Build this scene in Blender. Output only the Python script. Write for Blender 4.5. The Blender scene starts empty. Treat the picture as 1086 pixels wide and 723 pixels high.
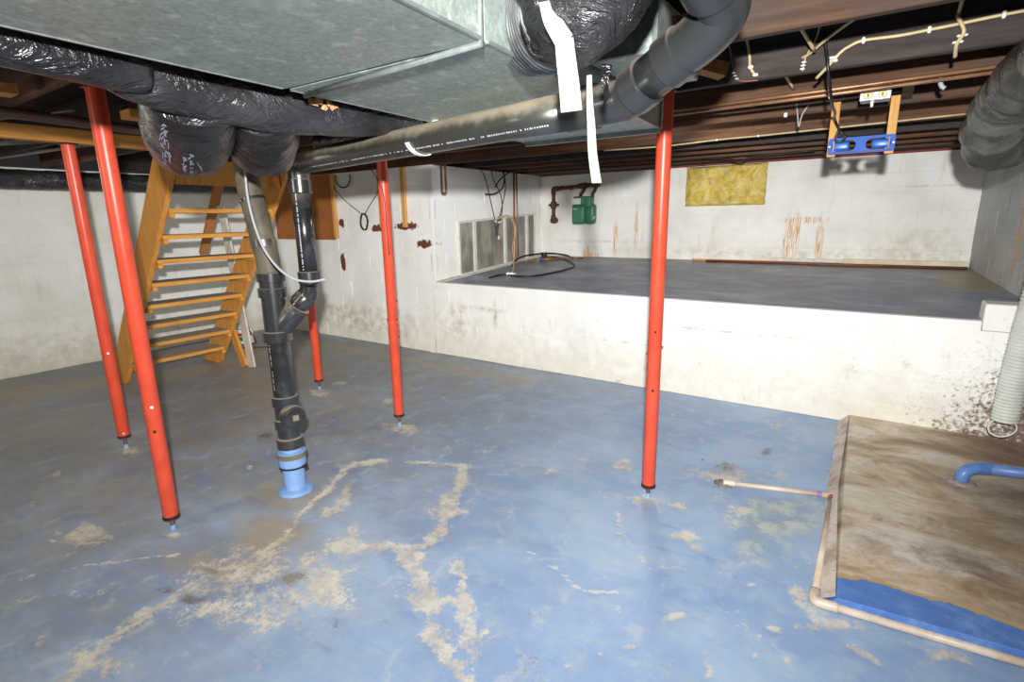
import bpy, bmesh, math, random
import numpy as np
from mathutils import Vector, Matrix, noise
random.seed(7)
C = bpy.context.scene.collection
PI = math.pi

# ---------------------------------------------------------------- camera
cd = bpy.data.cameras.new('camera'); cam = bpy.data.objects.new('camera', cd); C.objects.link(cam)
cd.sensor_width = 36; cd.lens = 563 / 1086 * 36; cd.clip_start = .02
pitch, roll, yaw = math.radians(13.07), math.radians(-.95), math.radians(34.26)
F = Vector((-math.sin(yaw) * math.cos(pitch), math.cos(yaw) * math.cos(pitch), -math.sin(pitch)))
R0 = Vector((math.cos(yaw), math.sin(yaw), 0)); U0 = R0.cross(F)
R = R0 * math.cos(roll) + U0 * math.sin(roll); U = -R0 * math.sin(roll) + U0 * math.cos(roll)
M = Matrix((R, U, -F)).transposed().to_4x4(); M.translation = (0, 0, 1.6)
cam.matrix_world = M
bpy.context.scene.camera = cam

# ---------------------------------------------------------------- world, lights, exposure
w = bpy.data.worlds.new('world'); bpy.context.scene.world = w; w.use_nodes = True
w.node_tree.nodes['Background'].inputs[0].default_value = (.02, .02, .02, 1)
def lamp(name, kind, loc, energy, size=.1, col=(1, 1, 1), rot=None):
    l = bpy.data.lights.new(name, kind); l.energy = energy; l.color = col
    if kind == 'AREA': l.shape = 'RECTANGLE'; l.size, l.size_y = size
    else: l.shadow_soft_size = size
    o = bpy.data.objects.new(name, l); C.objects.link(o); o.location = loc
    if rot: o.rotation_euler = rot
    l.use_nodes = True; nt = l.node_tree; fo = nt.nodes.new('ShaderNodeLightFalloff'); fo.inputs['Strength'].default_value = 1
    nt.links.new(fo.outputs['Linear'], nt.nodes['Emission'].inputs['Strength'])
    return o
# the photographer's flash, held just above and behind the lens
fl = lamp('flash', 'SPOT', (.05, -.08, 1.83), 235, .03, (1, .992, .975), (math.radians(82), 0, math.radians(34)))
fl.data.spot_size = math.radians(140); fl.data.spot_blend = 1.0
# unseen fill lamps, added to lift the ambient light in the room
lamp('fill_rear', 'POINT', (-3.2, -1.6, 1.9), 20, .3, (1, .95, .88))
lamp('fill_bay', 'POINT', (-5.6, .2, 1.9), 8, .3, (1, .93, .84))
# unseen fill lamp added between the joists to brighten the crawlspace and its walls
lamp('fill_crawlspace', 'POINT', (-1.7, 4.35, 2.27), 16, .12, (1, .96, .9))
vs = bpy.context.scene.view_settings
vs.view_transform = 'Standard'; vs.look = 'None'; vs.gamma = 1; vs.use_curve_mapping = False; vs.exposure = .02

# ---------------------------------------------------------------- object helpers
def link(name, me, m=None, parent=None, loc=None, rot=None, smooth=False):
    if isinstance(me, bmesh.types.BMesh):
        b = me; me = bpy.data.meshes.new(name); b.normal_update(); b.to_mesh(me); b.free()
    o = bpy.data.objects.new(name, me); C.objects.link(o)
    if m and not len(me.materials): me.materials.append(m)
    if parent: o.parent = parent
    if loc: o.location = loc
    if rot: o.rotation_euler = rot
    if smooth: me.polygons.foreach_set('use_smooth', [True] * len(me.polygons))
    return o
def tag(o, label, cat, group=None):
    o['label'] = label; o['category'] = cat
    if group: o['group'] = group
    return o
def struct(o): o['kind'] = 'structure'; return o
def thing(name, label, cat, loc=(0, 0, 0), rz=0, group=None):
    o = bpy.data.objects.new(name, None); C.objects.link(o); o.empty_display_size = .05
    o.location = loc; o.rotation_euler = (0, 0, rz)
    return tag(o, label, cat, group)
def copy_tree(o, parent=None):
    c = o.copy(); C.objects.link(c); c.parent = parent
    for ch in list(o.children): copy_tree(ch, c)
    return c
def box(b, x0, x1, y0, y1, z0, z1, bev=0, mtx=None):
    vs_ = [b.verts.new(v) for v in ((x0, y0, z0), (x1, y0, z0), (x1, y1, z0), (x0, y1, z0), (x0, y0, z1), (x1, y0, z1), (x1, y1, z1), (x0, y1, z1))]
    fs = [b.faces.new([vs_[i] for i in f]) for f in ((0, 3, 2, 1), (4, 5, 6, 7), (0, 1, 5, 4), (1, 2, 6, 5), (2, 3, 7, 6), (3, 0, 4, 7))]
    if bev:
        es = list({e for f in fs for e in f.edges})
        r = bmesh.ops.bevel(b, geom=es, offset=bev, segments=1, affect='EDGES', profile=.5)
    return b
def bx(*a, **k): return box(bmesh.new(), *a, **k)
def beam(b, p0, p1, w_, h_, up=(0, 0, 1), bev=0):
    """box of width w_ and height h_ running from p0 to p1"""
    p0, p1 = Vector(p0), Vector(p1); d = (p1 - p0); L = d.length; d.normalize()
    s = d.cross(Vector(up)); s.normalize(); u = s.cross(d)
    n0 = len(b.verts); t = bmesh.new(); box(t, 0, L, -w_ / 2, w_ / 2, -h_ / 2, h_ / 2, bev)
    m = Matrix((d, s, u)).transposed().to_4x4(); m.translation = p0
    bmesh.ops.transform(t, matrix=m, verts=t.verts)
    me = bpy.data.meshes.new('t'); t.to_mesh(me); t.free(); b.from_mesh(me); bpy.data.meshes.remove(me)
    return b
def smooth_path(pts, n=8):
    """Catmull-Rom through the points"""
    P = [Vector(p) for p in pts]; P = [P[0] * 2 - P[1]] + P + [P[-1] * 2 - P[-2]]; out = []
    for i in range(1, len(P) - 2):
        for k in range(n):
            t = k / n; a, b_, c, d = P[i - 1:i + 3]
            out.append(.5 * ((2 * b_) + (c - a) * t + (2 * a - 5 * b_ + 4 * c - d) * t * t + (3 * b_ - a - 3 * c + d) * t ** 3))
    out.append(P[-2]); return out
def tube(b, pts, r, seg=12, cap=True, rf=None, taper=None):
    P = [Vector(p) for p in pts]; n = len(P); rings = []
    T = [(P[min(i + 1, n - 1)] - P[max(i - 1, 0)]).normalized() for i in range(n)]
    a = T[0].orthogonal().normalized() if abs(T[0].z) > .95 else T[0].cross(Vector((0, 0, 1))).normalized()
    for i in range(n):
        a = (a - T[i] * a.dot(T[i])).normalized(); c = T[i].cross(a); ring = []
        for k in range(seg):
            th = 2 * PI * k / seg; q = r if not hasattr(r, '__len__') else r[i]
            if rf: q = rf(i / (n - 1), th, q)
            ring.append(b.verts.new(P[i] + (a * math.cos(th) + c * math.sin(th)) * q))
        rings.append(ring)
    for i in range(n - 1):
        for k in range(seg):
            b.faces.new((rings[i][k], rings[i][(k + 1) % seg], rings[i + 1][(k + 1) % seg], rings[i + 1][k]))
    if cap:
        b.faces.new(rings[0][::-1]); b.faces.new(rings[-1])
    return b
def tb(pts, r, seg=12, **k): return tube(bmesh.new(), pts, r, seg, **k)
def seg_path(p0, p1, n=2):
    p0, p1 = Vector(p0), Vector(p1); return [p0.lerp(p1, i / (n - 1)) for i in range(n)]
def lathe_z(prof, seg=20, cap=True):
    """profile of (z, r) pairs turned about z"""
    b = bmesh.new(); rings = [[b.verts.new((r * math.cos(2 * PI * k / seg), r * math.sin(2 * PI * k / seg), z)) for k in range(seg)] for z, r in prof]
    for i in range(len(rings) - 1):
        for k in range(seg): b.faces.new((rings[i][k], rings[i][(k + 1) % seg], rings[i + 1][(k + 1) % seg], rings[i + 1][k]))
    if cap: b.faces.new(rings[0][::-1]); b.faces.new(rings[-1])
    return b
def auto(o, deg=35):
    me = o.data; me.polygons.foreach_set('use_smooth', [True] * len(me.polygons))
    b = bmesh.new(); b.from_mesh(me)
    for e in b.edges:
        if len(e.link_faces) == 2 and e.calc_face_angle(0) > math.radians(deg): e.smooth = False
    b.to_mesh(me); b.free(); return o
def plate(outer, holes, th):
    """flat plate in xz with holes, thickness along y"""
    cu = bpy.data.curves.new('t', 'CURVE'); cu.dimensions = '2D'; cu.fill_mode = 'BOTH'; cu.extrude = th / 2
    for ring in [outer] + holes:
        s = cu.splines.new('POLY'); s.points.add(len(ring) - 1); s.use_cyclic_u = True
        for p, q in zip(s.points, ring): p.co = (q[0], q[1], 0, 1)
    o = bpy.data.objects.new('t', cu); C.objects.link(o)
    me = bpy.data.meshes.new_from_object(o.evaluated_get(bpy.context.evaluated_depsgraph_get()))
    bpy.data.objects.remove(o); me.transform(Matrix.Rotation(PI / 2, 4, 'X')); me.materials.clear(); return me

# ---------------------------------------------------------------- material helpers
def srgb(h):
    v = [int(h[i:i + 2], 16) / 255 for i in (0, 2, 4)]
    return tuple(((c + .055) / 1.055) ** 2.4 if c > .04045 else c / 12.92 for c in v) + (1,)
class NT:
    def __init__(s, name, rough=.6, metal=0, spec=.5):
        s.m = bpy.data.materials.new(name); s.m.use_nodes = True; s.t = s.m.node_tree; s.n = s.t.nodes
        s.b = s.n['Principled BSDF']; s.b.inputs['Roughness'].default_value = rough; s.b.inputs['Metallic'].default_value = metal
        s.b.inputs['Specular IOR Level'].default_value = spec
        g = s.n.new('ShaderNodeNewGeometry'); s.P = g.outputs['Position']; s.N = g.outputs['Normal']
    def set(s, sock, v):
        if isinstance(v, bpy.types.NodeSocket): s.t.links.new(v, sock)
        elif v is not None: sock.default_value = v
    def math(s, op, a, b=None, c=None, clamp=False):
        n = s.n.new('ShaderNodeMath'); n.operation = op; n.use_clamp = clamp
        s.set(n.inputs[0], a); s.set(n.inputs[1], b)
        if c is not None: s.set(n.inputs[2], c)
        return n.outputs[0]
    def vec(s, op, a, b=None):
        n = s.n.new('ShaderNodeVectorMath'); n.operation = op; s.set(n.inputs[0], a)
        if b is not None: s.set(n.inputs[1], b)
        return n.outputs['Value'] if op in ('LENGTH', 'DOT_PRODUCT') else n.outputs[0]
    def noise(s, scale=5, detail=4, rough=.6, co=None, stretch=None, dist=0, out='Fac'):
        co = co or s.P
        if stretch: co = s.vec('MULTIPLY', co, stretch)
        n = s.n.new('ShaderNodeTexNoise'); n.inputs['Scale'].default_value = scale; n.inputs['Detail'].default_value = detail
        n.inputs['Roughness'].default_value = rough; n.inputs['Distortion'].default_value = dist; s.t.links.new(co, n.inputs['Vector'])
        return n.outputs[out]
    def ramp(s, f, stops):
        n = s.n.new('ShaderNodeValToRGB'); s.t.links.new(f, n.inputs[0]); r = n.color_ramp
        while len(r.elements) > 1: r.elements.remove(r.elements[0])
        r.elements[0].position = stops[0][0]; r.elements[0].color = srgb(stops[0][1])
        for p, c in stops[1:]: e = r.elements.new(p); e.color = srgb(c)
        return n.outputs[0]
    def step(s, f, a, b):
        n = s.n.new('ShaderNodeMapRange'); n.interpolation_type = 'SMOOTHSTEP'; s.set(n.inputs[0], f)
        n.inputs[1].default_value = a; n.inputs[2].default_value = b; return n.outputs[0]
    def mix(s, f, a, b, mode='MIX'):
        n = s.n.new('ShaderNodeMix'); n.data_type = 'RGBA'; n.blend_type = mode
        s.set(n.inputs[0], f); s.set(n.inputs[6], srgb(a) if isinstance(a, str) else a); s.set(n.inputs[7], srgb(b) if isinstance(b, str) else b)
        return n.outputs[2]
    def sep(s, v):
        n = s.n.new('ShaderNodeSeparateXYZ'); s.t.links.new(v, n.inputs[0]); return n.outputs
    def local(s):
        return s.n.new('ShaderNodeTexCoord').outputs['Object']
    def soft(s, c, r, nz):
        d = s.vec('LENGTH', s.vec('DIVIDE', s.vec('SUBTRACT', s.P, c), r))
        return s.math('MULTIPLY', s.step(d, 1.25, .1), s.step(nz, .38, .66))
    def blob(s, c, r, rag=.5, nz=None):
        d = s.vec('LENGTH', s.vec('DIVIDE', s.vec('SUBTRACT', s.P, c), r))
        v = s.math('SUBTRACT', 1, d)
        return s.step(s.math('ADD', v, s.math('MULTIPLY', s.math('SUBTRACT', nz, .5), rag * 4)), 0, .12)
    def bump(s, h, strength=.3, dist=.01):
        n = s.n.new('ShaderNodeBump'); n.inputs['Strength'].default_value = strength; n.inputs['Distance'].default_value = dist
        s.set(n.inputs['Height'], h); s.t.links.new(n.outputs[0], s.b.inputs['Normal'])
    def col(s, c): s.set(s.b.inputs['Base Color'], srgb(c) if isinstance(c, str) else c); return s
    def rough(s, r): s.set(s.b.inputs['Roughness'], r); return s

def simple(name, c, rough=.5, metal=0, var=None, scale=8, bump=0, spec=.5, stretch=None):
    k = NT(name, rough, metal, spec)
    if var:
        n = k.noise(scale, 5, .65, stretch=stretch); k.col(k.ramp(n, [(.3, var), (.7, c)]))
        if bump: k.bump(n, bump, .01)
    else: k.col(c)
    return k.m

def wall_material(name, base, low, tint, patches=(), rust=(), stain=(), mould=None, drips=.35):
    k = NT(name, .62, spec=.3)
    n1 = k.noise(1.3, 5, .6); n2 = k.noise(9, 6, .7); n3 = k.noise(34, 5, .7)
    c = k.mix(k.step(n1, .38, .68), base, tint)
    vs_ = k.noise(2.2, 5, .7, stretch=(3.5, 3.5, .55))
    c = k.mix(k.math('MULTIPLY', k.step(vs_, .55, .75), drips), c, low)
    z = k.sep(k.P)[2]
    lowm = k.math('MULTIPLY', k.step(k.math('ADD', z, k.math('MULTIPLY', n2, -1.3)), .0, -.75), .7)
    c = k.mix(lowm, c, low)
    grime = k.math('MULTIPLY', k.step(n2, .63, .74), k.step(z, 1.1, .0))
    c = k.mix(k.math('MULTIPLY', grime, .55), c, '8a7a5c')
    pin = k.step(k.noise(14, 6, .8, dist=.4), .735, .76)
    c = k.mix(k.math('MULTIPLY', pin, .65), c, '6f5a48')
    for cc, rr, f in stain:
        c = k.mix(k.math('MULTIPLY', k.soft(cc, rr, n2), f), c, 'a8926a')
    rn = k.noise(9, 6, .8, stretch=(9, 9, .5))
    for cc, rr in rust:
        c = k.mix(k.math('MULTIPLY', k.math('MULTIPLY', k.step(k.vec('LENGTH', k.vec('DIVIDE', k.vec('SUBTRACT', k.P, cc), rr)), 1.3, .5), k.step(rn, .47, .56)), .97), c, 'c98a1e')
    for cc, rr in patches:
        c = k.mix(k.blob(cc, rr, .55, k.noise(16, 5, .7)), c, '6d3d2c')
    if mould:
        x, y, z_ = k.sep(k.P)
        a = k.math('ADD', k.math('MULTIPLY', k.math('SUBTRACT', x, mould[0]), mould[1]), k.math('MULTIPLY', k.math('SUBTRACT', mould[2], z_), mould[3]))
        mm = k.step(k.math('ADD', k.math('MULTIPLY', a, .5), k.math('MULTIPLY', k.math('SUBTRACT', n3, .5), 2.2)), .1, .55)
        c = k.mix(k.math('MULTIPLY', mm, .9), c, '5d4238')
    k.col(c); h = k.math('ADD', k.math('MULTIPLY', n2, .7), k.math('MULTIPLY', n3, .5)); k.bump(h, .35, .012)
    k.rough(k.math('ADD', .45, k.math('MULTIPLY', n2, .3)))
    return k.m

def wood(name, a, b, dark=None, scale=3, stretch=(1, 14, 14), rough=.65):
    k = NT(name, rough, spec=.25); n = k.noise(scale, 6, .65, co=k.local(), stretch=stretch, dist=.3)
    c = k.ramp(n, [(.3, a), (.68, b)])
    if dark: c = k.mix(k.math('MULTIPLY', k.step(k.noise(2.3, 4, .7), .48, .72), .8), c, dark)
    k.col(c); k.bump(n, .25, .004); return k.m

def galv():
    k = NT('galvanised_sheet', .42, .3, .5)
    v = k.n.new('ShaderNodeTexVoronoi'); v.inputs['Scale'].default_value = 95; k.t.links.new(k.P, v.inputs['Vector'])
    sp = k.sep(v.outputs['Color'])[0]; n = k.noise(4.5, 7, .78, dist=.5); n2 = k.noise(22, 4, .6)
    c = k.mix(sp, '93a199', 'aebab2'); c = k.mix(k.step(n, .5, .72), c, 'bcc8c0'); c = k.mix(k.math('MULTIPLY', k.step(n2, .55, .68), .5), c, 'dce2dd')
    c = k.mix(k.math('MULTIPLY', k.step(k.noise(2.2, 4, .6), .5, .75), .3), c, '7c857f')
    k.col(c); k.rough(k.math('ADD', .3, k.math('MULTIPLY', n, .3))); k.bump(k.math('ADD', n, k.math('MULTIPLY', sp, .2)), .06, .01)
    return k.m

def pvc(name, c, dust='8d8272', amt=.9, rough=.3, lo=.25):
    k = NT(name, rough, spec=.9); n = k.noise(9, 6, .7); nz = k.sep(k.N)[2]
    d = k.step(k.math('ADD', nz, k.math('MULTIPLY', k.math('SUBTRACT', n, .5), 1.1)), lo, lo + (.55 if lo > 0 else .95))
    k.col(k.mix(k.math('MULTIPLY', d, amt), k.mix(k.step(n, .45, .8), c, '3b3d40') if c < '40' else c, dust))
    k.rough(k.math('ADD', rough, k.math('MULTIPLY', d, .5))); k.bump(n, .05, .004); return k.m

def plastic_wrap(name, c, c2, scale=7, strength=.45, stretch=(1, 1, 1)):
    k = NT(name, .22, spec=.6); n = k.noise(scale, 5, .62, stretch=stretch, dist=1.2); r = k.math('ABSOLUTE', k.math('SUBTRACT', n, .5))
    k.col(k.mix(k.step(k.noise(3, 4, .6), .35, .7), c, c2)); k.bump(k.math('MULTIPLY', r, -1), strength, .05)
    k.rough(k.math('ADD', .16, k.math('MULTIPLY', k.noise(5, 3), .28))); return k.m

def floor_material():
    k = NT('painted_concrete', .5, spec=.45)
    a1 = k.n.new('ShaderNodeAttribute'); a1.attribute_name = 'marks'; A = k.sep(a1.outputs['Color'])
    a2 = k.n.new('ShaderNodeAttribute'); a2.attribute_name = 'marks_b'; B = k.sep(a2.outputs['Color'])
    n1 = k.noise(1.1, 5, .62, dist=.3); n2 = k.noise(7, 7, .72); n3 = k.noise(38, 6, .75); x, y, z = k.sep(k.P)
    st = k.noise(2.6, 6, .7, stretch=(.6, 3.2, 1), dist=.8)
    # the paint is a fresher blue towards the right of the room and worn grey-blue to the left
    side = k.step(k.math('ADD', x, k.math('MULTIPLY', n1, 1.6)), -4.2, .6)
    c = k.mix(side, '747c88', '849dc2'); c = k.mix(k.step(n1, .4, .66), c, k.mix(side, '8c95a2', '9db4cd'))
    c = k.mix(k.math('MULTIPLY', k.step(st, .5, .72), .6), c, k.mix(side, '8a8a86', '93a9c2'))
    c = k.mix(k.math('MULTIPLY', k.step(st, .44, .3), .55), c, k.mix(side, '6e7786', '6f8cbc'))
    c = k.mix(k.math('MULTIPLY', k.step(n2, .46, .7), .55), c, k.mix(side, '9a9a94', 'a9b6c2'))
    c = k.mix(k.math('MULTIPLY', k.step(k.noise(16, 6, .8), .64, .7), .55), c, 'a8a294')
    c = k.mix(k.math('MULTIPLY', k.step(n3, .68, .74), .5), c, '55617a')
    # faint sweeping scrub arcs and long scratches
    wv = k.n.new('ShaderNodeTexWave'); wv.inputs['Scale'].default_value = .9; wv.inputs['Distortion'].default_value = 9; wv.inputs['Detail'].default_value = 4
    k.t.links.new(k.vec('ADD', k.vec('MULTIPLY', k.P, (1.2, 2.2, 1)), (3, 1, 0)), wv.inputs[0])
    c = k.mix(k.math('MULTIPLY', k.step(wv.outputs['Fac'], .93, .99), k.math('MULTIPLY', k.step(n2, .45, .6), .4)), c, 'b3bbc4')
    n4 = k.noise(110, 4, .8); nr = k.math('ADD', k.math('MULTIPLY', n2, .35), k.math('ADD', k.math('MULTIPLY', n3, .4), k.math('MULTIPLY', n4, .25)))
    rag = lambda m, amt, lo=.42, hi=.56: k.step(k.math('ADD', m, k.math('MULTIPLY', k.math('SUBTRACT', nr, .5), amt)), lo, hi)
    bare = k.mix(k.step(n2, .35, .66), 'b3a58c', 'd6ccb8')
    c = k.mix(k.math('MULTIPLY', B[0], k.step(k.math('ADD', n2, k.math('MULTIPLY', B[0], .6)), .4, .95)), c, k.mix(n2, '8d816a', 'aea186'))
    c = k.mix(k.math('MULTIPLY', k.math('SUBTRACT', 1, side), k.math('MULTIPLY', k.step(k.noise(3.3, 6, .72, stretch=(.8, 2, 1)), .38, .62), .7)), c, '8b877a')
    c = k.mix(k.math('MULTIPLY', k.step(n4, .6, .72), .35), c, 'b7bcbc')
    c = k.mix(k.math('MULTIPLY', rag(B[1], 3.6, .2, 1.0), .8), c, k.mix(k.step(n2, .4, .6), '83989f', 'b9beb2'))
    c = k.mix(k.math('MULTIPLY', B[2], .6), c, '7c6d6e')
    fine = k.math('ADD', .5, k.math('MULTIPLY', k.step(k.math('ADD', k.math('MULTIPLY', n3, .6), k.math('MULTIPLY', n2, .4)), .4, .56), .5))
    c = k.mix(k.math('MULTIPLY', k.math('MULTIPLY', rag(A[0], 4.2, .38, .72), fine), .76), c, bare)
    c = k.mix(k.math('MULTIPLY', rag(A[2], 4.0, .4, .8), .8), c, 'cfcabb')
    c = k.mix(k.math('MULTIPLY', rag(A[1], 5.0, .4, 1.0), .72), c, '5d5344')
    k.col(c)
    k.rough(k.math('ADD', .36, k.math('ADD', k.math('MULTIPLY', n2, .25), k.math('MULTIPLY', A[0], .3))))
    k.bump(k.math('ADD', k.math('MULTIPLY', n2, .6), k.math('ADD', k.math('MULTIPLY', n3, .3), k.math('MULTIPLY', A[0], -.6))), .35, .008)
    return k.m

def slab_material():
    k = NT('slab_concrete', .5, spec=.4); n = k.noise(1.5, 6, .66, stretch=(1, 1.9, 1), dist=.4); n2 = k.noise(12, 6, .75); n3 = k.noise(40, 5, .7); x, y, z = k.sep(k.P)
    c = k.ramp(n, [(.30, '6a5c4d'), (.42, '978468'), (.50, 'b5a48c'), (.60, 'cfc5b7'), (.72, 'a58d6c')])
    c = k.mix(k.math('MULTIPLY', k.step(n2, .5, .75), .4), c, '5a4636')
    c = k.mix(k.math('MULTIPLY', k.soft((.2, 3.12, .06), (.42, .36, .3), n2), .75), c, 'cfc6bc')
    c = k.mix(k.math('MULTIPLY', k.soft((.38, 2.84, .06), (.42, .2, .3), k.noise(5, 5, .7)), .8), c, '55463a')
    c = k.mix(k.math('MULTIPLY', k.soft((.15, 2.62, .06), (.5, .14, .3), n2), .6), c, 'b08a5c')
    c = k.mix(k.math('MULTIPLY', k.step(k.math('ADD', x, k.math('MULTIPLY', n2, .3)), .45, 1.0), .55), c, '4a3e38')
    e = k.math('ADD', y, k.math('ADD', k.math('MULTIPLY', k.math('SUBTRACT', k.noise(4, 4, .6), .5), .22), k.math('MULTIPLY', k.math('SUBTRACT', n3, .5), .05)))
    c = k.mix(k.step(e, 2.515, 2.495), c, 'b09468'); c = k.mix(k.step(e, 2.475, 2.468), c, k.mix(k.step(n2, .4, .75), '4c74b8', '6c8fc6'))
    k.col(c); k.rough(k.math('ADD', .32, k.math('MULTIPLY', n2, .4))); k.bump(k.math('ADD', n2, n3), .12, .004); return k.m

def shelf_material():
    k = NT('crawlspace_concrete', .34, spec=.5); n = k.noise(1.6, 6, .7, stretch=(1, 2, 1), dist=.8); n2 = k.noise(8, 6, .75); x, y, z = k.sep(k.P)
    c = k.ramp(n, [(.32, '727989'), (.5, '868c9a'), (.66, 'a6aab4')])
    c = k.mix(k.math('MULTIPLY', k.step(n2, .56, .75), .5), c, 'a8aaac')
    c = k.mix(k.math('MULTIPLY', k.step(k.math('ADD', y, k.math('MULTIPLY', n2, .8)), 6.9, 7.5), .6), c, '84705c')
    c = k.mix(k.math('MULTIPLY', k.blob((.72, 6.3, .95), (.25, .5, .3), .3, n2), .6), c, 'a18a3e')
    k.col(c); k.rough(k.math('ADD', .25, k.math('MULTIPLY', n2, .35))); k.bump(n2, .2, .01); return k.m

MAT = dict(
    galv=galv(), galv_edge=simple('galvanised_edge', 'b4bcb9', .35, .6, '8d9693', 20),
    red=None, joist=None, black=pvc('black_pvc', '29292b', rough=.24, amt=.8), shiny=pvc('sheen_black_pvc', '47494b', rough=.27, amt=.7, lo=.15), blackdark=pvc('black_pvc_clean', '1f2022', amt=.25, rough=.22),
    dusty=pvc('dusty_black_pvc', '34342f', '9a8f78', .95, .3, -.1),
    wrap=plastic_wrap('black_plastic_wrap', '17171a', '2a2a2d'), wrap2=plastic_wrap('black_plastic_sleeve', '1c1c1e', '3a3a3d', 6, .85, (1.4, .9, 1.4)), wrapbag=plastic_wrap('crumpled_black_bag', '1a1a1c', '3c3c40', 11, 1.0),
    greywrap=plastic_wrap('dusty_plastic_sleeve', '33332f', '6f6e66', 6, .5),
    tape=simple('white_tape', 'ece9e0', .7, 0, 'c9c4b6', 30), white=simple('white_plastic', 'ecebe4', .4),
    offwhite=simple('offwhite_paint', 'd9d6cb', .55, 0, 'b7ad9c', 12),
    pipewhite=simple('aged_white_pvc', 'd8cdbd', .42, 0, 'b59c88', 6, stretch=(1, 1, 1)),
    blue=simple('blue_pipe_paint', '86a8d6', .42, 0, '7294c4', 14, .1), bluepaint=simple('blue_pipe_paint_deep', '5f83bd', .4, 0, '4769a4', 10, .1),
    blueplate=simple('blue_enamel', '2459b4', .55, spec=.3), blueblock=simple('deep_blue_plastic', '2560c0', .35),
    rust=simple('rusty_iron', '6d4331', .75, .2, '3f2a22', 40, .3), ruststeel=simple('rusted_steel_screw', '8a5a44', .7, .4, '5b463c', 60, .2),
    darkmetal=simple('dark_metal', '35302c', .5, .6), copper=simple('copper', 'b58a66', .4, .5, '8a6248', 12), copperdull=simple('dull_copper', '9b6b50', .45, .5, '7b523f', 25),
    green=simple('green_meter_paint', '3f8060', .42, 0, '336a50', 10), label=simple('pale_label', 'd9dcda', .5), glass=simple('meter_glass', '6d7a76', .1),
    stair=wood('stair_lumber', 'b8772e', 'd39a4c', stretch=(9, 9, 1.2)), tread=wood('stair_tread_lumber', 'bb7a30', 'd49a4a', stretch=(12, 1, 12)),
    dust=simple('dusty_tread_top', '8f8777', .85, 0, 'a59c8a', 14), lumber=wood('pine_lumber', 'b97a38', 'd9a055', stretch=(10, 1.2, 10)),
    stud=wood('pine_strip', 'c08645', 'dcab68', stretch=(10, 10, 1)), board=simple('brown_hardboard', 'a8682c', .7, 0, '8f5623', 3),
    cable=simple('cream_cable', 'cdbb8d', .45, 0, 'b19e73', 20), cord=simple('black_cord', '131313', .4), grey=simple('grey_cable', 'a9abad', .35),
    insul=None, hose=simple('white_ribbed_hose', 'd6d8d2', .45, 0, 'bcc0b8', 9), pane=None, white2=simple('white_painted_metal', 'e0e0da', .35, 0, 'c8c8c0', 15),
    brass=simple('brass', 'b08a4c', .35, .8), bluecap=simple('blue_valve_handle', '2a4fc0', .4), printing=simple('white_printing', 'c9cdd0', .6),
    redband=simple('red_primer', '94402f', .8, 0, '5f2a22', 9, .3), orangewood=wood('stained_block', '8b5a33', 'b37b48'), ink=simple('pale_printed_ink', '8f93a8', .5),
)
k = NT('red_oxide_paint', .36, spec=.5); n = k.noise(10, 5, .7); k.col(k.mix(k.step(n, .35, .75), 'dc5136', 'c9472f')); k.bump(k.noise(50, 3), .05, .003); MAT['red'] = k.m
for m_ in (MAT['shiny'],): m_.node_tree.nodes['Principled BSDF'].inputs['Metallic'].default_value = .55  # lighter, metallic copy of the black pipe; flash sheen put into its colour
k = NT('old_joist_lumber', .75, spec=.2); lc = k.local(); n = k.noise(1.6, 7, .7, co=lc, stretch=(.8, 12, 16), dist=.5); n2 = k.noise(.9, 4, .6, co=k.P, stretch=(.8, 2.3, 2))
c = k.ramp(n, [(.25, '35251c'), (.5, '5f4331'), (.75, '876249')]); c = k.mix(k.step(n2, .46, .66), c, k.mix(n, '3a302b', '5e5048'), 'MIX'); c = k.mix(k.math('MULTIPLY', k.step(k.noise(5, 5, .7), .66, .74), .7), c, '94502c')
k.col(c); k.bump(n, .4, .004); MAT['joist'] = k.m; MAT['joist_dark'] = simple('blackened_joist_lumber', '4d4440', .7, 0, '2c2725', 2.5, .3, .2, (1, 9, 9))
k = NT('subfloor_boards', .85, spec=.1); k.col(k.ramp(k.noise(4, 5, .7, stretch=(8, .6, 1)), [(.3, '241a15'), (.7, '4a372c')])); MAT['subfloor'] = k.m
k = NT('yellow_fibreglass', .95, spec=.05); n = k.noise(7, 7, .75, dist=1.5); c = k.ramp(n, [(.30, 'bb962c'), (.40, 'e6c34e'), (.54, 'f6de86'), (.75, 'fbf2cc')])
c = k.mix(k.math('MULTIPLY', k.step(k.noise(3.2, 4, .6), .5, .68), .5), c, '8a6a2a'); k.col(c); k.bump(n, 1.0, .05); MAT['insul'] = k.m
k = NT('grimy_glass_reflections', .22, spec=.5); wv = k.n.new('ShaderNodeTexWave'); wv.inputs['Scale'].default_value = 2.6; wv.inputs['Distortion'].default_value = 7; wv.inputs['Detail'].default_value = 3
k.t.links.new(k.vec('MULTIPLY', k.P, (1, 2.4, 1)), wv.inputs[0]); k.col(k.mix(k.math('MULTIPLY', wv.outputs['Fac'], .8), '77746c', 'a39f94')); k.rough(k.math('ADD', .2, k.math('MULTIPLY', k.noise(6), .4))); MAT['pane'] = k.m  # wave bands paint the panes' wavy reflections into the dirty glass colour

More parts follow.
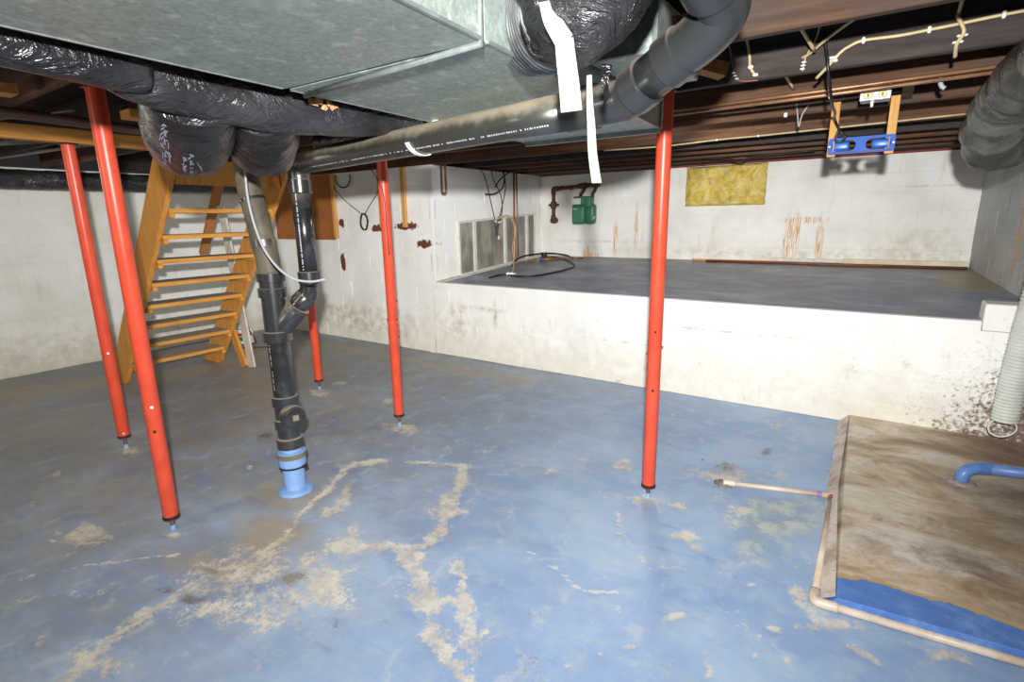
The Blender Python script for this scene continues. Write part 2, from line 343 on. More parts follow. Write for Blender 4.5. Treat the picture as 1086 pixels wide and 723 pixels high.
FLOOR_MARKS = [
    ('L',0,0.07,0.95,[(-2.08,2.46),(-1.96,2.27),(-1.85,2.05),(-1.75,1.86),(-1.71,1.74)]),
    ('L',0,0.055,0.9,[(-1.7,1.72),(-1.75,1.62),(-1.85,1.58),(-1.94,1.56)]),
    ('L',0,0.08,0.85,[(-1.74,1.61),(-1.57,1.51),(-1.41,1.41),(-1.28,1.31),(-1.14,1.23),(-1.02,1.16)]),
    ('L',0,0.06,0.75,[(-1.46,1.68),(-1.28,1.49),(-1.13,1.34),(-0.99,1.18)]),
    ('L',2,0.04,0.9,[(-2.76,2.02),(-2.75,2.16),(-2.63,2.26)]),
    ('L',0,0.05,0.9,[(-2.79,2.1),(-2.62,2.25)]),
    ('L',0,0.03,0.8,[(-2.48,2.33),(-2.26,2.42),(-2.05,2.51)]),
    ('L',2,0.03,0.7,[(-2.44,2.38),(-2.26,2.38),(-2.11,2.49)]),
    ('L',0,0.045,0.8,[(-2.77,2.08),(-2.62,1.76),(-2.48,1.52),(-2.37,1.34),(-2.37,1.16),(-2.41,0.92),(-2.38,0.7),(-2.32,0.51),(-2.27,0.37)]),
    ('L',2,0.025,0.7,[(-2.75,2.06),(-2.62,1.73),(-2.49,1.52)]),
    ('L',0,0.05,0.7,[(-2.36,1.64),(-2.56,1.94)]),
    ('B',0,0.62,[-2.173,1.217,0.267,0.172,0.151,-0.099]),
    ('B',0,0.72,[-1.915,1.262,0.146,0.094,0.177,-0.133]),
    ('B',0,0.65,[-2.3,1.013,0.202,0.131,0.125,-0.067]),
    ('B',0,0.55,[-2.158,0.857,0.168,0.109,0.098,-0.049]),
    ('B',0,0.55,[-1.922,1.009,0.201,0.13,0.106,-0.067]),
    ('B',0,0.6,[-2.059,1.514,0.122,0.078,0.112,-0.092]),
    ('B',0,0.6,[-1.871,1.109,0.137,0.089,0.097,-0.067]),
    ('B',0,0.7,[-2.263,0.523,0.107,0.07,0.073,-0.025]),
    ('B',2,0.55,[-1.815,1.288,0.072,0.046,0.122,-0.098]),
    ('B',2,0.5,[-2.146,0.931,0.138,0.089,0.056,-0.03]),
    ('B',1,0.85,[-2.031,1.211,0.066,0.043,0.052,-0.036]),
    ('B',1,0.9,[-2.292,0.892,0.071,0.046,0.043,-0.021]),
    ('B',1,0.8,[-2.418,1.009,0.083,0.054,0.035,-0.018]),
    ('B',1,0.8,[-2.475,0.803,0.043,0.028,0.034,-0.014]),
    ('B',1,0.7,[-2.287,1.006,0.044,0.028,0.032,-0.017]),
    ('B',1,0.6,[-1.781,1.038,0.029,0.019,0.018,-0.013]),
    ('B',1,0.45,[-1.922,1.076,0.086,0.056,0.041,-0.027]),
    ('B',1,0.5,[-1.672,1.139,0.033,0.021,0.035,-0.027]),
    ('B',0,0.95,[-3.269,0.827,0.103,0.066,0.092,-0.031]),
    ('B',0,0.8,[-3.434,0.839,0.036,0.023,0.067,-0.022]),
    ('B',0,0.8,[-3.443,0.737,0.031,0.02,0.033,-0.01]),
    ('B',0,0.85,[-2.562,0.399,0.032,0.021,0.055,-0.014]),
    ('B',0,0.5,[-2.445,0.431,0.019,0.012,0.017,-0.005]),
    ('B',3,0.6,[-2.576,1.0,0.148,0.096,0.118,-0.056]),
    ('B',3,0.8,[-2.465,1.352,0.191,0.122,0.221,-0.14]),
    ('B',3,0.75,[-2.782,1.614,0.218,0.138,0.235,-0.154]),
    ('B',3,0.6,[-2.364,1.093,0.192,0.123,0.081,-0.045]),
    ('L',2,0.014,0.8,[(-3.05,0.6),(-2.98,0.69),(-2.88,0.81),(-2.79,0.92),(-2.72,1.0)]),
    ('L',0,0.03,0.5,[(-2.98,0.39),(-2.92,0.48),(-2.85,0.55),(-2.71,0.62),(-2.72,0.72)]),
    ('L',0,0.03,0.45,[(-3.15,0.49),(-3.12,0.59),(-3.15,0.68)]),
    ('L',2,0.012,0.7,[(-3.29,0.67),(-3.19,0.69),(-3.19,0.72)]),
    ('B',0,0.75,[-2.927,1.067,0.058,0.037,0.046,-0.021]),
    ('B',2,0.5,[-2.918,1.063,0.039,0.025,0.034,-0.015]),
    ('B',0,0.75,[-4.334,1.376,0.071,0.045,0.081,-0.031]),
    ('B',2,0.5,[-4.315,1.369,0.047,0.03,0.059,-0.022]),
    ('B',0,0.75,[-4.285,2.985,0.095,0.058,0.106,-0.079]),
    ('B',2,0.5,[-4.26,2.967,0.063,0.038,0.077,-0.057]),
    ('B',0,0.75,[-2.946,2.736,0.124,0.077,0.098,-0.096]),
    ('B',2,0.5,[-2.932,2.722,0.082,0.051,0.071,-0.07]),
    ('B',0,0.75,[-0.92,2.708,0.088,0.056,0.025,-0.07]),
    ('B',2,0.5,[-0.917,2.698,0.059,0.037,0.019,-0.051]),
    ('B',0,0.9,[-1.571,2.736,0.041,0.026,0.026,-0.045]),
    ('B',0,0.85,[-1.23,3.078,0.073,0.046,0.021,-0.051]),
    ('B',0,0.9,[-0.647,2.477,0.064,0.041,0.012,-0.04]),
    ('B',0,0.8,[-0.587,2.448,0.031,0.02,0.009,-0.031]),
    ('B',0,0.75,[-0.768,2.792,0.032,0.02,0.024,-0.08]),
    ('B',0,0.9,[-0.942,2.337,0.021,0.013,0.01,-0.024]),
    ('B',0,0.9,[-0.614,1.645,0.027,0.018,0.005,-0.013]),
    ('B',0,0.8,[-0.693,1.556,0.012,0.008,0.006,-0.012]),
    ('B',0,0.8,[-0.684,1.52,0.012,0.008,0.006,-0.012]),
    ('B',0,0.8,[-0.507,2.047,0.014,0.009,0.005,-0.017]),
    ('B',0,0.6,[-0.338,2.25,0.017,0.011,0.005,-0.026]),
    ('B',0,0.8,[-0.154,2.075,0.019,0.012,0.003,-0.022]),
    ('B',0,0.7,[-0.215,1.932,0.015,0.01,0.003,-0.015]),
    ('B',0,0.7,[-0.224,1.888,0.012,0.008,0.002,-0.01]),
    ('B',0,0.9,[-0.471,4.315,0.048,0.03,0.009,-0.061]),
    ('B',0,0.8,[-0.347,1.787,0.012,0.008,0.003,-0.014]),
    ('B',0,0.7,[-0.786,1.439,0.009,0.006,0.008,-0.015]),
    ('B',0,0.9,[-4.337,3.305,0.059,0.035,0.078,-0.062]),
    ('B',0,0.6,[-3.515,3.139,0.059,0.036,0.076,-0.071]),
    ('B',0,0.4,[-3.115,3.443,0.044,0.027,0.068,-0.077]),
    ('B',0,0.5,[-3.23,1.357,0.035,0.022,0.035,-0.017]),
    ('B',0,0.5,[-4.359,0.979,0.049,0.031,0.085,-0.024]),
    ('B',0,0.5,[-4.457,0.966,0.022,0.014,0.036,-0.01]),
    ('B',0,0.5,[-3.976,0.727,0.039,0.025,0.042,-0.011]),
    ('B',0,0.6,[-0.084,1.916,0.023,0.015,0.002,-0.019]),
    ('B',0,0.6,[-0.998,1.621,0.023,0.015,0.011,-0.018]),
    ('B',0,0.6,[-0.971,1.613,0.02,0.013,0.011,-0.018]),
    ('B',2,1,[-0.529,1.912,0.032,0.021,0.008,-0.026]),
    ('B',2,0.9,[-0.31,2.29,0.032,0.02,0.004,-0.02]),
    ('B',2,0.9,[-0.22,1.997,0.012,0.008,0.002,-0.01]),
    ('B',2,0.9,[-0.785,1.69,0.01,0.006,0.005,-0.009]),
    ('B',2,0.8,[-0.685,1.445,0.014,0.009,0.005,-0.011]),
    ('B',2,0.9,[-1.149,2.145,0.012,0.008,0.008,-0.014]),
    ('B',2,0.9,[-1.081,1.936,0.015,0.01,0.007,-0.012]),
    ('B',2,0.7,[-0.786,1.888,0.024,0.016,0.005,-0.011]),
    ('B',2,0.9,[-3.312,1.736,0.022,0.014,0.04,-0.024]),
    ('B',2,0.8,[-1.781,5.437,0.026,0.015,0.024,-0.07]),
    ('B',2,0.7,[-0.096,3.195,0.018,0.011,0.003,-0.034]),
    ('B',2,0.7,[-0.088,2.534,0.011,0.007,0.001,-0.015]),
    ('B',2,0.5,[-0.877,1.463,0.012,0.008,0.027,-0.046]),
    ('B',2,0.9,[-3.377,0.698,0.021,0.014,0.021,-0.006]),
    ('B',1,0.95,[-3.742,2.088,0.069,0.043,0.085,-0.052]),
    ('B',1,0.95,[-0.474,3.792,0.043,0.027,0.01,-0.064]),
    ('B',1,0.9,[-0.801,3.414,0.011,0.007,0.008,-0.028]),
    ('B',1,0.7,[-0.652,3.394,0.082,0.051,0.018,-0.081]),
    ('B',1,0.35,[-0.452,1.95,0.052,0.033,0.015,-0.052]),
    ('B',1,0.35,[-0.896,1.387,0.117,0.076,0.044,-0.07]),
    ('B',1,0.25,[-0.488,1.653,0.145,0.094,0.025,-0.073]),
    ('B',1,0.4,[-5.473,2.619,0.427,0.258,0.461,-0.24]),
    ('B',4,0.9,[-0.275,2.932,0.212,0.135,0.039,-0.277]),
    ('B',4,0.7,[-0.337,2.617,0.117,0.075,0.035,-0.197]),
    ('B',2,0.55,[-0.451,2.853,0.103,0.066,0.041,-0.205]),
    ('B',2,0.5,[-0.585,3.074,0.093,0.059,0.03,-0.134]),
    ('B',2,0.4,[-0.353,2.472,0.075,0.048,0.023,-0.118]),
    ('B',0,0.75,[-0.601,3.318,0.174,0.11,0.025,-0.115]),
    ('B',0,0.45,[-0.826,3.284,0.092,0.058,0.029,-0.105]),
    ('B',2,0.55,[-0.057,2.283,0.046,0.03,0.007,-0.073]),
    ('B',0,0.6,[-0.114,2.315,0.054,0.035,0.01,-0.088]),
    ('B',0,0.5,[-0.091,2.557,0.033,0.021,0.018,-0.187]),
    ('B',0,0.6,[0.017,2.204,0.125,0.081,0.003,-0.046]),
    ('B',0,0.5,[0.262,2.22,0.118,0.076,-0.001,-0.027]),
    ('B',0,0.8,[-0.165,2.525,0.011,0.007,0.008,-0.067]),
    ('B',2,0.6,[-0.128,2.617,0.045,0.029,0.002,-0.016]),
    ('L',0,0.025,0.8,[(0.1,2.09),(0.16,2.07)]),
    ('L',0,0.03,0.7,[(0.35,2.25),(0.42,2.27)]),
    ('L',0,0.03,0.6,[(-0.05,4.62),(-0.05,4.02),(-0.04,3.42)]),
    ('L',1,0.02,0.6,[(-0.05,4.51),(-0.02,3.46)]),
    ('L',2,0.008,0.8,[(-1.24,1.97),(-1.08,1.92),(-0.91,1.87),(-0.77,1.88)]),
    ('L',2,0.006,0.6,[(-1.19,2.69),(-0.98,2.41),(-0.71,2.16),(-0.44,2.29)]),
    ('L',2,0.008,0.6,[(-0.75,1.83),(-0.69,1.8)]),
    ('L',0,0.007,0.8,[(-0.37,1.85),(-0.32,1.66)]),
    ('L',2,0.012,0.5,[(-2.01,2.89),(-1.63,3.03),(-1.33,3.0),(-1.04,3.07)]),
    ('L',0,0.02,0.45,[(-2.04,2.49),(-1.84,2.7),(-1.51,2.82)]),
    ('L',3,0.35,0.85,[(-6.85,1.26),(-6.67,1.64),(-6.55,2.09),(-6.1,2.64),(-6.22,3.37),(-6.28,3.9)]),
    ('L',3,0.12,0.8,[(-6.24,4.3),(-4.56,4.25),(-3.42,4.25),(-2.74,4.3)]),
    ('L',3,0.06,0.4,[(-2.78,4.36),(-1.46,4.49),(-0.08,4.49)]),
    ('B',3,0.75,[-4.855,2.811,0.287,0.174,0.84,-0.522]),
    ('B',3,0.7,[-5.308,3.563,0.335,0.199,0.644,-0.455]),
    ('B',3,0.5,[-4.012,2.416,0.208,0.128,0.456,-0.297]),
    ('B',3,0.45,[-3.717,2.87,0.289,0.177,0.189,-0.155]),
    ('B',3,0.4,[-4.05,2.029,0.227,0.141,0.22,-0.122]),
    ('B',3,0.45,[-5.435,1.287,0.478,0.296,0.396,-0.113]),
    ('B',3,0.4,[-3.833,1.015,0.402,0.255,0.291,-0.097]),
    ('B',3,0.3,[-3.576,0.694,0.221,0.141,0.221,-0.06]),
    ('B',1,0.5,[-6.762,2.949,0.612,0.361,0.618,-0.291]),
    ('B',1,0.35,[-6.439,1.575,0.489,0.297,0.35,-0.1]),
    ('B',6,0.6,[-4.172,1.799,0.177,0.11,0.185,-0.09]),
    ('B',6,0.3,[-4.779,1.155,0.182,0.114,0.163,-0.048]),
    ('B',2,0.3,[-2.967,2.385,0.238,0.148,0.128,-0.11]),
    ('B',2,0.3,[-2.513,3.096,0.128,0.079,0.072,-0.091]),
    ('B',0,0.4,[-2.131,2.719,0.123,0.077,0.046,-0.06]),
    ('B',2,0.4,[-3.822,3.806,0.339,0.204,0.093,-0.096]),
    ('B',2,0.25,[-1.546,2.213,0.134,0.086,0.198,-0.29]),
    ('B',2,0.3,[-3.176,2.255,0.298,0.186,0.213,-0.164]),
    ('L',2,0.008,0.55,[(-0.27,2.07),(-0.27,2.05),(-0.28,2.03),(-0.29,2.01),(-0.31,1.99),(-0.33,1.98),(-0.35,1.98),(-0.36,1.99),(-0.37,2.01),(-0.37,2.03),(-0.37,2.05),(-0.35,2.08),(-0.33,2.09),(-0.31,2.1),(-0.29,2.1),(-0.28,2.09),(-0.27,2.07)])]


# ================================================================ SETTING
XL, XR, YB, YF, YC, XW, ZC = -7.6, 1.08, -3.2, 4.7, 7.1, -4.28, 2.2

# ---- floor
x0, x1, y0, y1, st = XL, 1.6, YB, YF + .05, .02
nx, ny = int((x1 - x0) / st) + 1, int((y1 - y0) / st) + 1
gx, gy = np.meshgrid(np.linspace(x0, x1, nx), np.linspace(y0, y1, ny))
masks = np.zeros((7, ny, nx), np.float32)
rng = np.random.RandomState(3)
def vnoise(s):
    g = rng.rand(int((y1 - y0) / s) + 3, int((x1 - x0) / s) + 3); fx = (gx - x0) / s; fy = (gy - y0) / s
    ix, iy = fx.astype(int), fy.astype(int); tx, ty = fx - ix, fy - iy; tx = tx * tx * (3 - 2 * tx); ty = ty * ty * (3 - 2 * ty)
    return (g[iy, ix] * (1 - tx) + g[iy, ix + 1] * tx) * (1 - ty) + (g[iy + 1, ix] * (1 - tx) + g[iy + 1, ix + 1] * tx) * ty - .5
wx = gx + vnoise(.16) * .06 + vnoise(.05) * .03; wy = gy + vnoise(.16) * .06 + vnoise(.05) * .03
wn = vnoise(.12) + .5 * vnoise(.05)
for f in FLOOR_MARKS:
    if f[0] == 'L':
        _, ch, wd, s, P = f
        for (ax, ay), (bx_, by) in zip(P, P[1:]):
            dx, dy = bx_ - ax, by - ay; t = np.clip(((wx - ax) * dx + (wy - ay) * dy) / max(dx * dx + dy * dy, 1e-6), 0, 1)
            d = np.hypot(wx - ax - t * dx, wy - ay - t * dy)
            wd2 = max(wd, .012); m = s * np.clip(1.2 - .85 * d / (wd2 * (1 + 1.3 * wn)), 0, 1)
            masks[ch] = np.maximum(masks[ch], m)
    else:
        _, ch, s, (cx, cy, ax, ay, bx_, by) = f
        det = ax * by - ay * bx_; px, py = wx - cx, wy - cy
        u = (px * by - py * bx_) / det; v = (ax * py - ay * px) / det; d = np.sqrt(u * u + v * v)
        masks[ch] = np.maximum(masks[ch], s * np.clip((1.5 - d * (1 + .5 * wn)) * .9, 0, 1))
masks[1] = np.maximum(masks[1], masks[5] * .8)
verts = np.zeros((ny * nx, 3), np.float32); verts[:, 0] = gx.ravel(); verts[:, 1] = gy.ravel()
verts[:, 2] = (-.004 * np.clip(masks[0], 0, 1) + vnoise(.5) * .006).ravel() - .003
iy, ix = np.meshgrid(np.arange(ny - 1), np.arange(nx - 1), indexing='ij'); q = (iy * nx + ix).ravel()
quads = np.stack([q, q + 1, q + nx + 1, q + nx], 1).astype(np.int32)
me = bpy.data.meshes.new('floor'); me.vertices.add(len(verts)); me.vertices.foreach_set('co', verts.ravel())
me.loops.add(quads.size); me.loops.foreach_set('vertex_index', quads.ravel()); me.polygons.add(len(quads))
me.polygons.foreach_set('loop_start', np.arange(0, quads.size, 4)); me.update(); me.validate()
for nm, chs in (('marks', (0, 1, 2)), ('marks_b', (3, 4, 6))):
    a = me.attributes.new(nm, 'FLOAT_COLOR', 'POINT'); arr = np.ones((len(verts), 4), np.float32)
    for i, c_ in enumerate(chs): arr[:, i] = masks[c_].ravel()
    a.data.foreach_set('color', arr.ravel())
struct(link('floor', me, floor_material(), smooth=True))

# ---- walls: each a backing panel carrying its blocks
def block_mesh(L, h):
    """block lying along +x, face towards -y, painted-over V joints"""
    b = bmesh.new(); g, dp, th = .004, .0021, .05
    o = [b.verts.new(v) for v in ((0, dp, 0), (L, dp, 0), (L, dp, h), (0, dp, h))]
    i = [b.verts.new(v) for v in ((g, 0, g), (L - g, 0, g), (L - g, 0, h - g), (g, 0, h - g))]
    k_ = [b.verts.new(v) for v in ((0, th, 0), (L, th, 0), (L, th, h), (0, th, h))]
    b.faces.new(i)
    for a in range(4):
        c_ = (a + 1) % 4; b.faces.new((o[a], o[c_], i[c_], i[a])); b.faces.new((k_[a], k_[c_], o[c_], o[a]))
    me = bpy.data.meshes.new('block'); b.normal_update(); b.to_mesh(me); b.free(); return me
cache = {}
def block_wall(name, m, p0, rz, length, rows, z0=0, h=.2, bl=.4, shift=0, thick=.15):
    wl = bpy.data.objects.new(name, None)
    bk = bmesh.new(); box(bk, 0, length, .045, .045 + thick, z0 - .02, z0 + rows * h)
    wl = link(name, bk, m, loc=p0, rot=(0, 0, rz)); struct(wl)
    for r in range(rows):
        x = -bl / 2 if (r + shift) % 2 else 0
        while x < length - .02:
            a, e = max(x, 0), min(x + bl, length); L = round(e - a, 3)
            if L > .03:
                key = (L, round(h, 3), m.name)
                if key not in cache: cache[key] = block_mesh(L, h); cache[key].materials.append(m)
                link('block', cache[key], parent=wl, loc=(a, random.uniform(-.0025, .0025), z0 + r * h))
            x += bl
    return wl
m_left = wall_material('left_block_paint', 'dcdcd7', 'aca189', 'cdccc4')
m_front = wall_material('front_block_paint', 'f2f2ef', 'd3cbb8', 'e6e5df',
    patches=[((-5.13, 4.7, 1.50), (.2, .4, .045)), ((-4.72, 4.7, 1.52), (.2, .4, .05)), ((-4.44, 4.7, 1.31), (.14, .4, .05)), ((-5.9, 4.7, 1.56), (.05, .3, .06)), ((-5.93, 4.7, 1.06), (.05, .3, .12)), ((-4.09, 4.7, 1.42), (.04, .3, .06))],
    stain=[((-4.0, 4.7, .45), (.3, .4, .25), .5), ((-3.6, 4.7, .6), (.35, .3, .04), .7), ((-3.42, 4.7, .55), (.03, .3, .2), .7), ((-4.2, 4.7, 1.3), (.12, .3, .25), .45), ((-.9, 4.7, .62), (.9, .3, .012), .7), ((-1.9, 4.7, .42), (.8, .3, .012), .5), ((-5.7, 4.7, .3), (1.2, .4, .25), .55)],
    mould=(.60, 1.9, .5, 1.3), drips=.2)
m_back = wall_material('back_block_paint', 'e6e6e2', 'bfb199', 'd6d5ce',
    rust=[((-.88, 7.1, 1.3), (.05, .3, .3)), ((-.80, 7.1, 1.35), (.05, .3, .28)), ((-.55, 7.1, 1.3), (.04, .3, .3)), ((-.72, 7.1, 1.52), (.25, .3, .04)), ((-2.75, 7.1, 1.45), (.03, .3, .35)), ((-3.5, 7.1, 1.1), (.06, .3, .14)), ((-3.38, 7.1, 1.06), (.15, .3, .03)), ((-3.05, 7.1, 1.3), (.04, .2, .25))],
    stain=[((-1.0, 7.1, 1.12), (3.0, .3, .1), .45), ((-3.4, 7.1, 1.25), (.9, .3, .03), .5), ((.3, 7.1, 1.25), (.5, .3, .2), .4), ((.4, 7.1, 1.85), (.3, .3, .015), .6)])
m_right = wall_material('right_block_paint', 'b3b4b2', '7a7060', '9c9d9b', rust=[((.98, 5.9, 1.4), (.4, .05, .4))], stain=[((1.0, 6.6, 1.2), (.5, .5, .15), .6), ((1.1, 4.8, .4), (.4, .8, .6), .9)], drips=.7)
m_plain = wall_material('rear_block_paint', 'cfcec8', 'a59a80', 'bfbdb4')
block_wall('wall_left', m_left, (XL, YB, 0), PI / 2, YF - YB + .1, 11)                      # faces +x
block_wall('wall_front', m_front, (XL, YF, 0), 0, XW - XL, 11)                                # full height, faces -y
lw = block_wall('wall_front_low', m_front, (XW, YF, 0), 0, 1.5 - XW, 4, h=.2, thick=.3)      # low wall under the crawlspace
block_wall('wall_side', m_front, (XW, YF + .0, 0.0), PI / 2, YC - YF, 11, thick=.1)                  # window wall, faces +x
block_wall('wall_back', m_back, (XW, YC, .8), 0, .95 - XW + .3, 7)
a_r = math.atan2(4.7 - 7.1, 1.09 - .8)
block_wall('wall_right', m_right, (.80, YC, .0), a_r, 2.42, 11, bl=.4)
block_wall('wall_right_near', m_right, (1.5, YF, 0), -PI / 2, YF - YB, 11)
struct(link('wall_right_return', bx(1.06, 1.7, YF + .01, YF + .3, 0, 2.2), m_right))
block_wall('wall_rear', m_plain, (1.5, YB, 0), PI, 1.5 - XL, 11)

def zs(y): return .862 + .07 * (y - YF)
b = bmesh.new(); nxs, nys = 60, 30; grid = []
for j in range(nys + 1):
    row = []
    for i in range(nxs + 1):
        x = XW + (1.12 - XW) * i / nxs; y = YF + .004 + (YC - YF) * j / nys
        row.append(b.verts.new((x, y, zs(y) + .006 * noise.noise((x * 1.7, y * 1.7, 0)))))
    grid.append(row)
for j in range(nys):
    for i in range(nxs): b.faces.new((grid[j][i], grid[j][i + 1], grid[j + 1][i + 1], grid[j + 1][i]))
fr = [b.verts.new((v.co.x, v.co.y - .004, .8)) for v in grid[0]]
for i in range(nxs): b.faces.new((fr[i], fr[i + 1], grid[0][i + 1], grid[0][i]))
struct(link('crawlspace_floor', b, shelf_material(), smooth=True))
# white painted cap along the front edge, and the raised block at its right end
b = bmesh.new(); n_ = 90
for i in range(n_):
    xa, xb = XW + .01 + i * (.64 - XW) / n_, XW + .01 + (i + 1) * (.64 - XW) / n_
    d0, d1 = [.035 + .03 * noise.noise((x * 2.3, 0, 5)) + .012 * noise.noise((x * 11, 3, 5)) for x in (xa, xb)]
    v = [b.verts.new(p) for p in ((xa, YF - .003, .795), (xb, YF - .003, .795), (xb, YF - .003, .866), (xa, YF - .003, .866), (xb, YF + d1, .870), (xa, YF + d0, .870))]
    b.faces.new((v[0], v[1], v[2], v[3])); b.faces.new((v[3], v[2], v[4], v[5]))
struct(link('trim_1', b, m_front))
struct(link('trim_2', bx(.655, 1.5, YF - .004, YF + .2, .8, .985, bev=.008), m_front))

# ---- ceiling: subfloor carrying joists
ce = struct(link('ceiling', bx(XL - .1, 1.7, YB - .1, YC + .1, ZC + .235, ZC + .27), MAT['subfloor']))
jb = bx(0, 9.0, 0, .045, 0, .235, bev=.004); jm = bpy.data.meshes.new('joist'); jb.to_mesh(jm); jb.free(); jm.materials.append(MAT['joist'])
jm2 = jm.copy(); jm2.materials.clear(); jm2.materials.append(MAT['joist_dark'])
for y in (-2.7, -2.1, -1.5, -.9, -.3, .3, .96, 1.56, 2.16, 2.81, 3.34, 3.96, 4.74, 5.3, 5.76, 6.25, 6.66):
    q = link('joist', jm if y not in (2.81, 1.56, 5.3) else jm2, parent=ce, loc=(XL - .05, y, ZC + random.uniform(-.004, .003)), rot=(random.uniform(-.02, .02), 0, 0))
for x0_, w_ in ((-.12, .09), (.02, .05)):     # short blocking between two joists by the outlet
    link('blocking', bx(x0_, x0_ + w_, 3.38, 3.96, ZC + .02, ZC + .1), MAT['joist'], ce)
struct(link('trim_3', bx(XW, .85, YC - .004, YC + .02, ZC - .014, ZC + .01, bev=.003), MAT['redband']))

# ---- raised slab at the right
b = bmesh.new(); bot = [(-.035, 2.285), (1.5, 2.395), (1.5, YF), (-.075, YF)]; top = [(.03, 2.292), (1.5, 2.402), (1.5, YF), (-.02, YF)]
vb = [b.verts.new((x, y, -.01)) for x, y in bot]; vt = [b.verts.new((x, y, .06)) for x, y in top]
b.faces.new(vt)
for i in range(4): b.faces.new((vb[i], vb[(i + 1) % 4], vt[(i + 1) % 4], vt[i]))
bmesh.ops.bevel(b, geom=[e for e in b.edges if e.verts[0].co.z > .05 and e.verts[1].co.z > .05], offset=.004, segments=1, affect='EDGES')
struct(link('concrete_slab', b, slab_material(), smooth=False))

b = bmesh.new(); v = [b.verts.new(p) for p in ((-.052, 2.32, .0), (.024, 2.30, .059), (-.025, 3.33, .059), (-.075, 3.33, .0), (-.09, YF, 0), (-.027, YF, .059))]
b.faces.new((v[0], v[1], v[2], v[3])); b.faces.new((v[3], v[2], v[5], v[4]))
kk = NT('crumbling_edge', .8); nn = kk.noise(45, 5, .8); kk.col(kk.mix(kk.step(nn, .6, .64), kk.mix(kk.step(kk.noise(6, 4, .7), .4, .7), 'cdc3b8', 'a4907e'), '2e2a28')); kk.bump(nn, .5, .01)
struct(link('trim_5', b, kk.m))
# ---- window in the crawlspace side wall
wn = struct(link('window_1', bx(0, .012, 5.17, 6.87, -.3, .3), MAT['darkmetal']))
def wz(y): return .925 + (y - 5.15) * .062, 1.545 + (y - 5.15) * .053
bpy.data.objects.remove(wn)
b = bmesh.new(); xw = XW + .004
def wbar(b, ya, za, yb, zb, wd, dp=.03): beam(b, (xw + dp / 2, ya, za), (xw + dp / 2, yb, zb), dp, wd, up=(0, -(zb - za), (yb - ya)))
wbar(b, 5.13, wz(5.13)[0] - .012, 6.9, wz(6.9)[0] - .012, .035, .05); wbar(b, 5.13, wz(5.13)[1] + .01, 6.9, wz(6.9)[1] + .01, .025)
wn = struct(link('window_1', b, MAT['white2']))
for y in (5.14, 6.9):
    l, t = wz(y); link('stile', bx(XW + .004, XW + .03, y - .012, y + .012, l, t), MAT['white2'], wn)
for y in (5.44, 6.12, 6.68):
    l, t = wz(y); link('mullion', bx(XW + .004, XW + .04, y - .025, y + .02, l, t), MAT['white2'], wn)
for ya, yb in ((5.15, 5.42), (5.46, 6.1), (6.14, 6.66), (6.7, 6.89)):
    b = bmesh.new(); v = [b.verts.new((xw + dx, y, z)) for dx in (0, .012) for y, z in ((ya, wz(ya)[0]), (yb, wz(yb)[0]), (yb, wz(yb)[1]), (ya, wz(ya)[1]))]
    b.faces.new(v[4:]); b.faces.new(v[3::-1])
    for i in range(4): b.faces.new((v[i], v[(i + 1) % 4], v[4 + (i + 1) % 4], v[4 + i]))
    link('pane', b, MAT['pane'], wn)
# sloping sill board below it
b = bmesh.new(); beam(b, (XW + .04, YF + .0, .872), (XW + .04, 7.05, 1.03), .09, .018); struct(link('trim_4', b, MAT['offwhite']))

# ================================================================ TRUNK DUCT
t = thing('trunk_duct', 'big galvanised sheet metal trunk duct hanging across the top of the room', 'duct', (0, 0, 1.99))
def dx_l(y): return -1.47 - .06 * y
def dx_r(y): return -.72 - .067 * y
def duct_section(ya, yb, z0=0., z1=.205):
    b = bmesh.new(); n = 1
    v = [b.verts.new(p) for p in ((dx_l(ya), ya, z0), (dx_r(ya), ya, z0), (dx_r(yb), yb, z0), (dx_l(yb), yb, z0), (dx_l(ya), ya, z1), (dx_r(ya), ya, z1), (dx_r(yb), yb, z1), (dx_l(yb), yb, z1))]
    for f in ((0, 3, 2, 1), (4, 5, 6, 7), (0, 1, 5, 4), (1, 2, 6, 5), (2, 3, 7, 6), (3, 0, 4, 7)): b.faces.new([v[i] for i in f])
    bmesh.ops.bevel(b, geom=b.edges[:], offset=.003, segments=1, affect='EDGES'); return b
link('duct_section', duct_section(-1.9, 1.06), MAT['galv'], t); link('duct_section', duct_section(1.07, 2.54), MAT['galv'], t)
b = bmesh.new(); tube(b, [(dx_l(1.1) - .005, 1.13, -.006), (dx_r(1.1) + .006, 1.055, -.006), (dx_r(1.1) + .006, 1.05, .2)], .009, 8); link('drive_cleat', b, MAT['galv_edge'], t, smooth=True)
b = bmesh.new()
for ya, yb in ((-1.9, 1.05), (1.08, 2.54)):
    for fx, s in ((dx_l, -1), (dx_r, 1)): beam(b, (fx(ya) + s * .003, ya, .002), (fx(yb) + s * .003, yb, .002), .008, .008)
link('corner_seam', b, MAT['galv_edge'], t)
b = bmesh.new(); beam(b, (dx_l(2.54), 2.545, -.004), (dx_r(2.54), 2.545, -.004), .02, .03); beam(b, (dx_r(2.54), 2.545, 0), (dx_r(2.54), 2.545, .2), .02, .02, up=(1, 0, 0)); link('end_flange', b, MAT['galv_edge'], t)
b = bmesh.new(); box(b, -.82, -.60, 1.66, 2.10, .08, .235, bev=.004); link('takeoff_box', b, MAT['galv'], t)
link('edge_lip', bx(-.60, -.585, 1.62, 1.95, .06, .21), MAT['galv_edge'], t)
for y in (-.4, .35, .62, 1.3, 1.9):
    link('rivet', bx(dx_l(y) - .008, dx_l(y), y, y + .01, .004, .014), MAT['white2'], t)

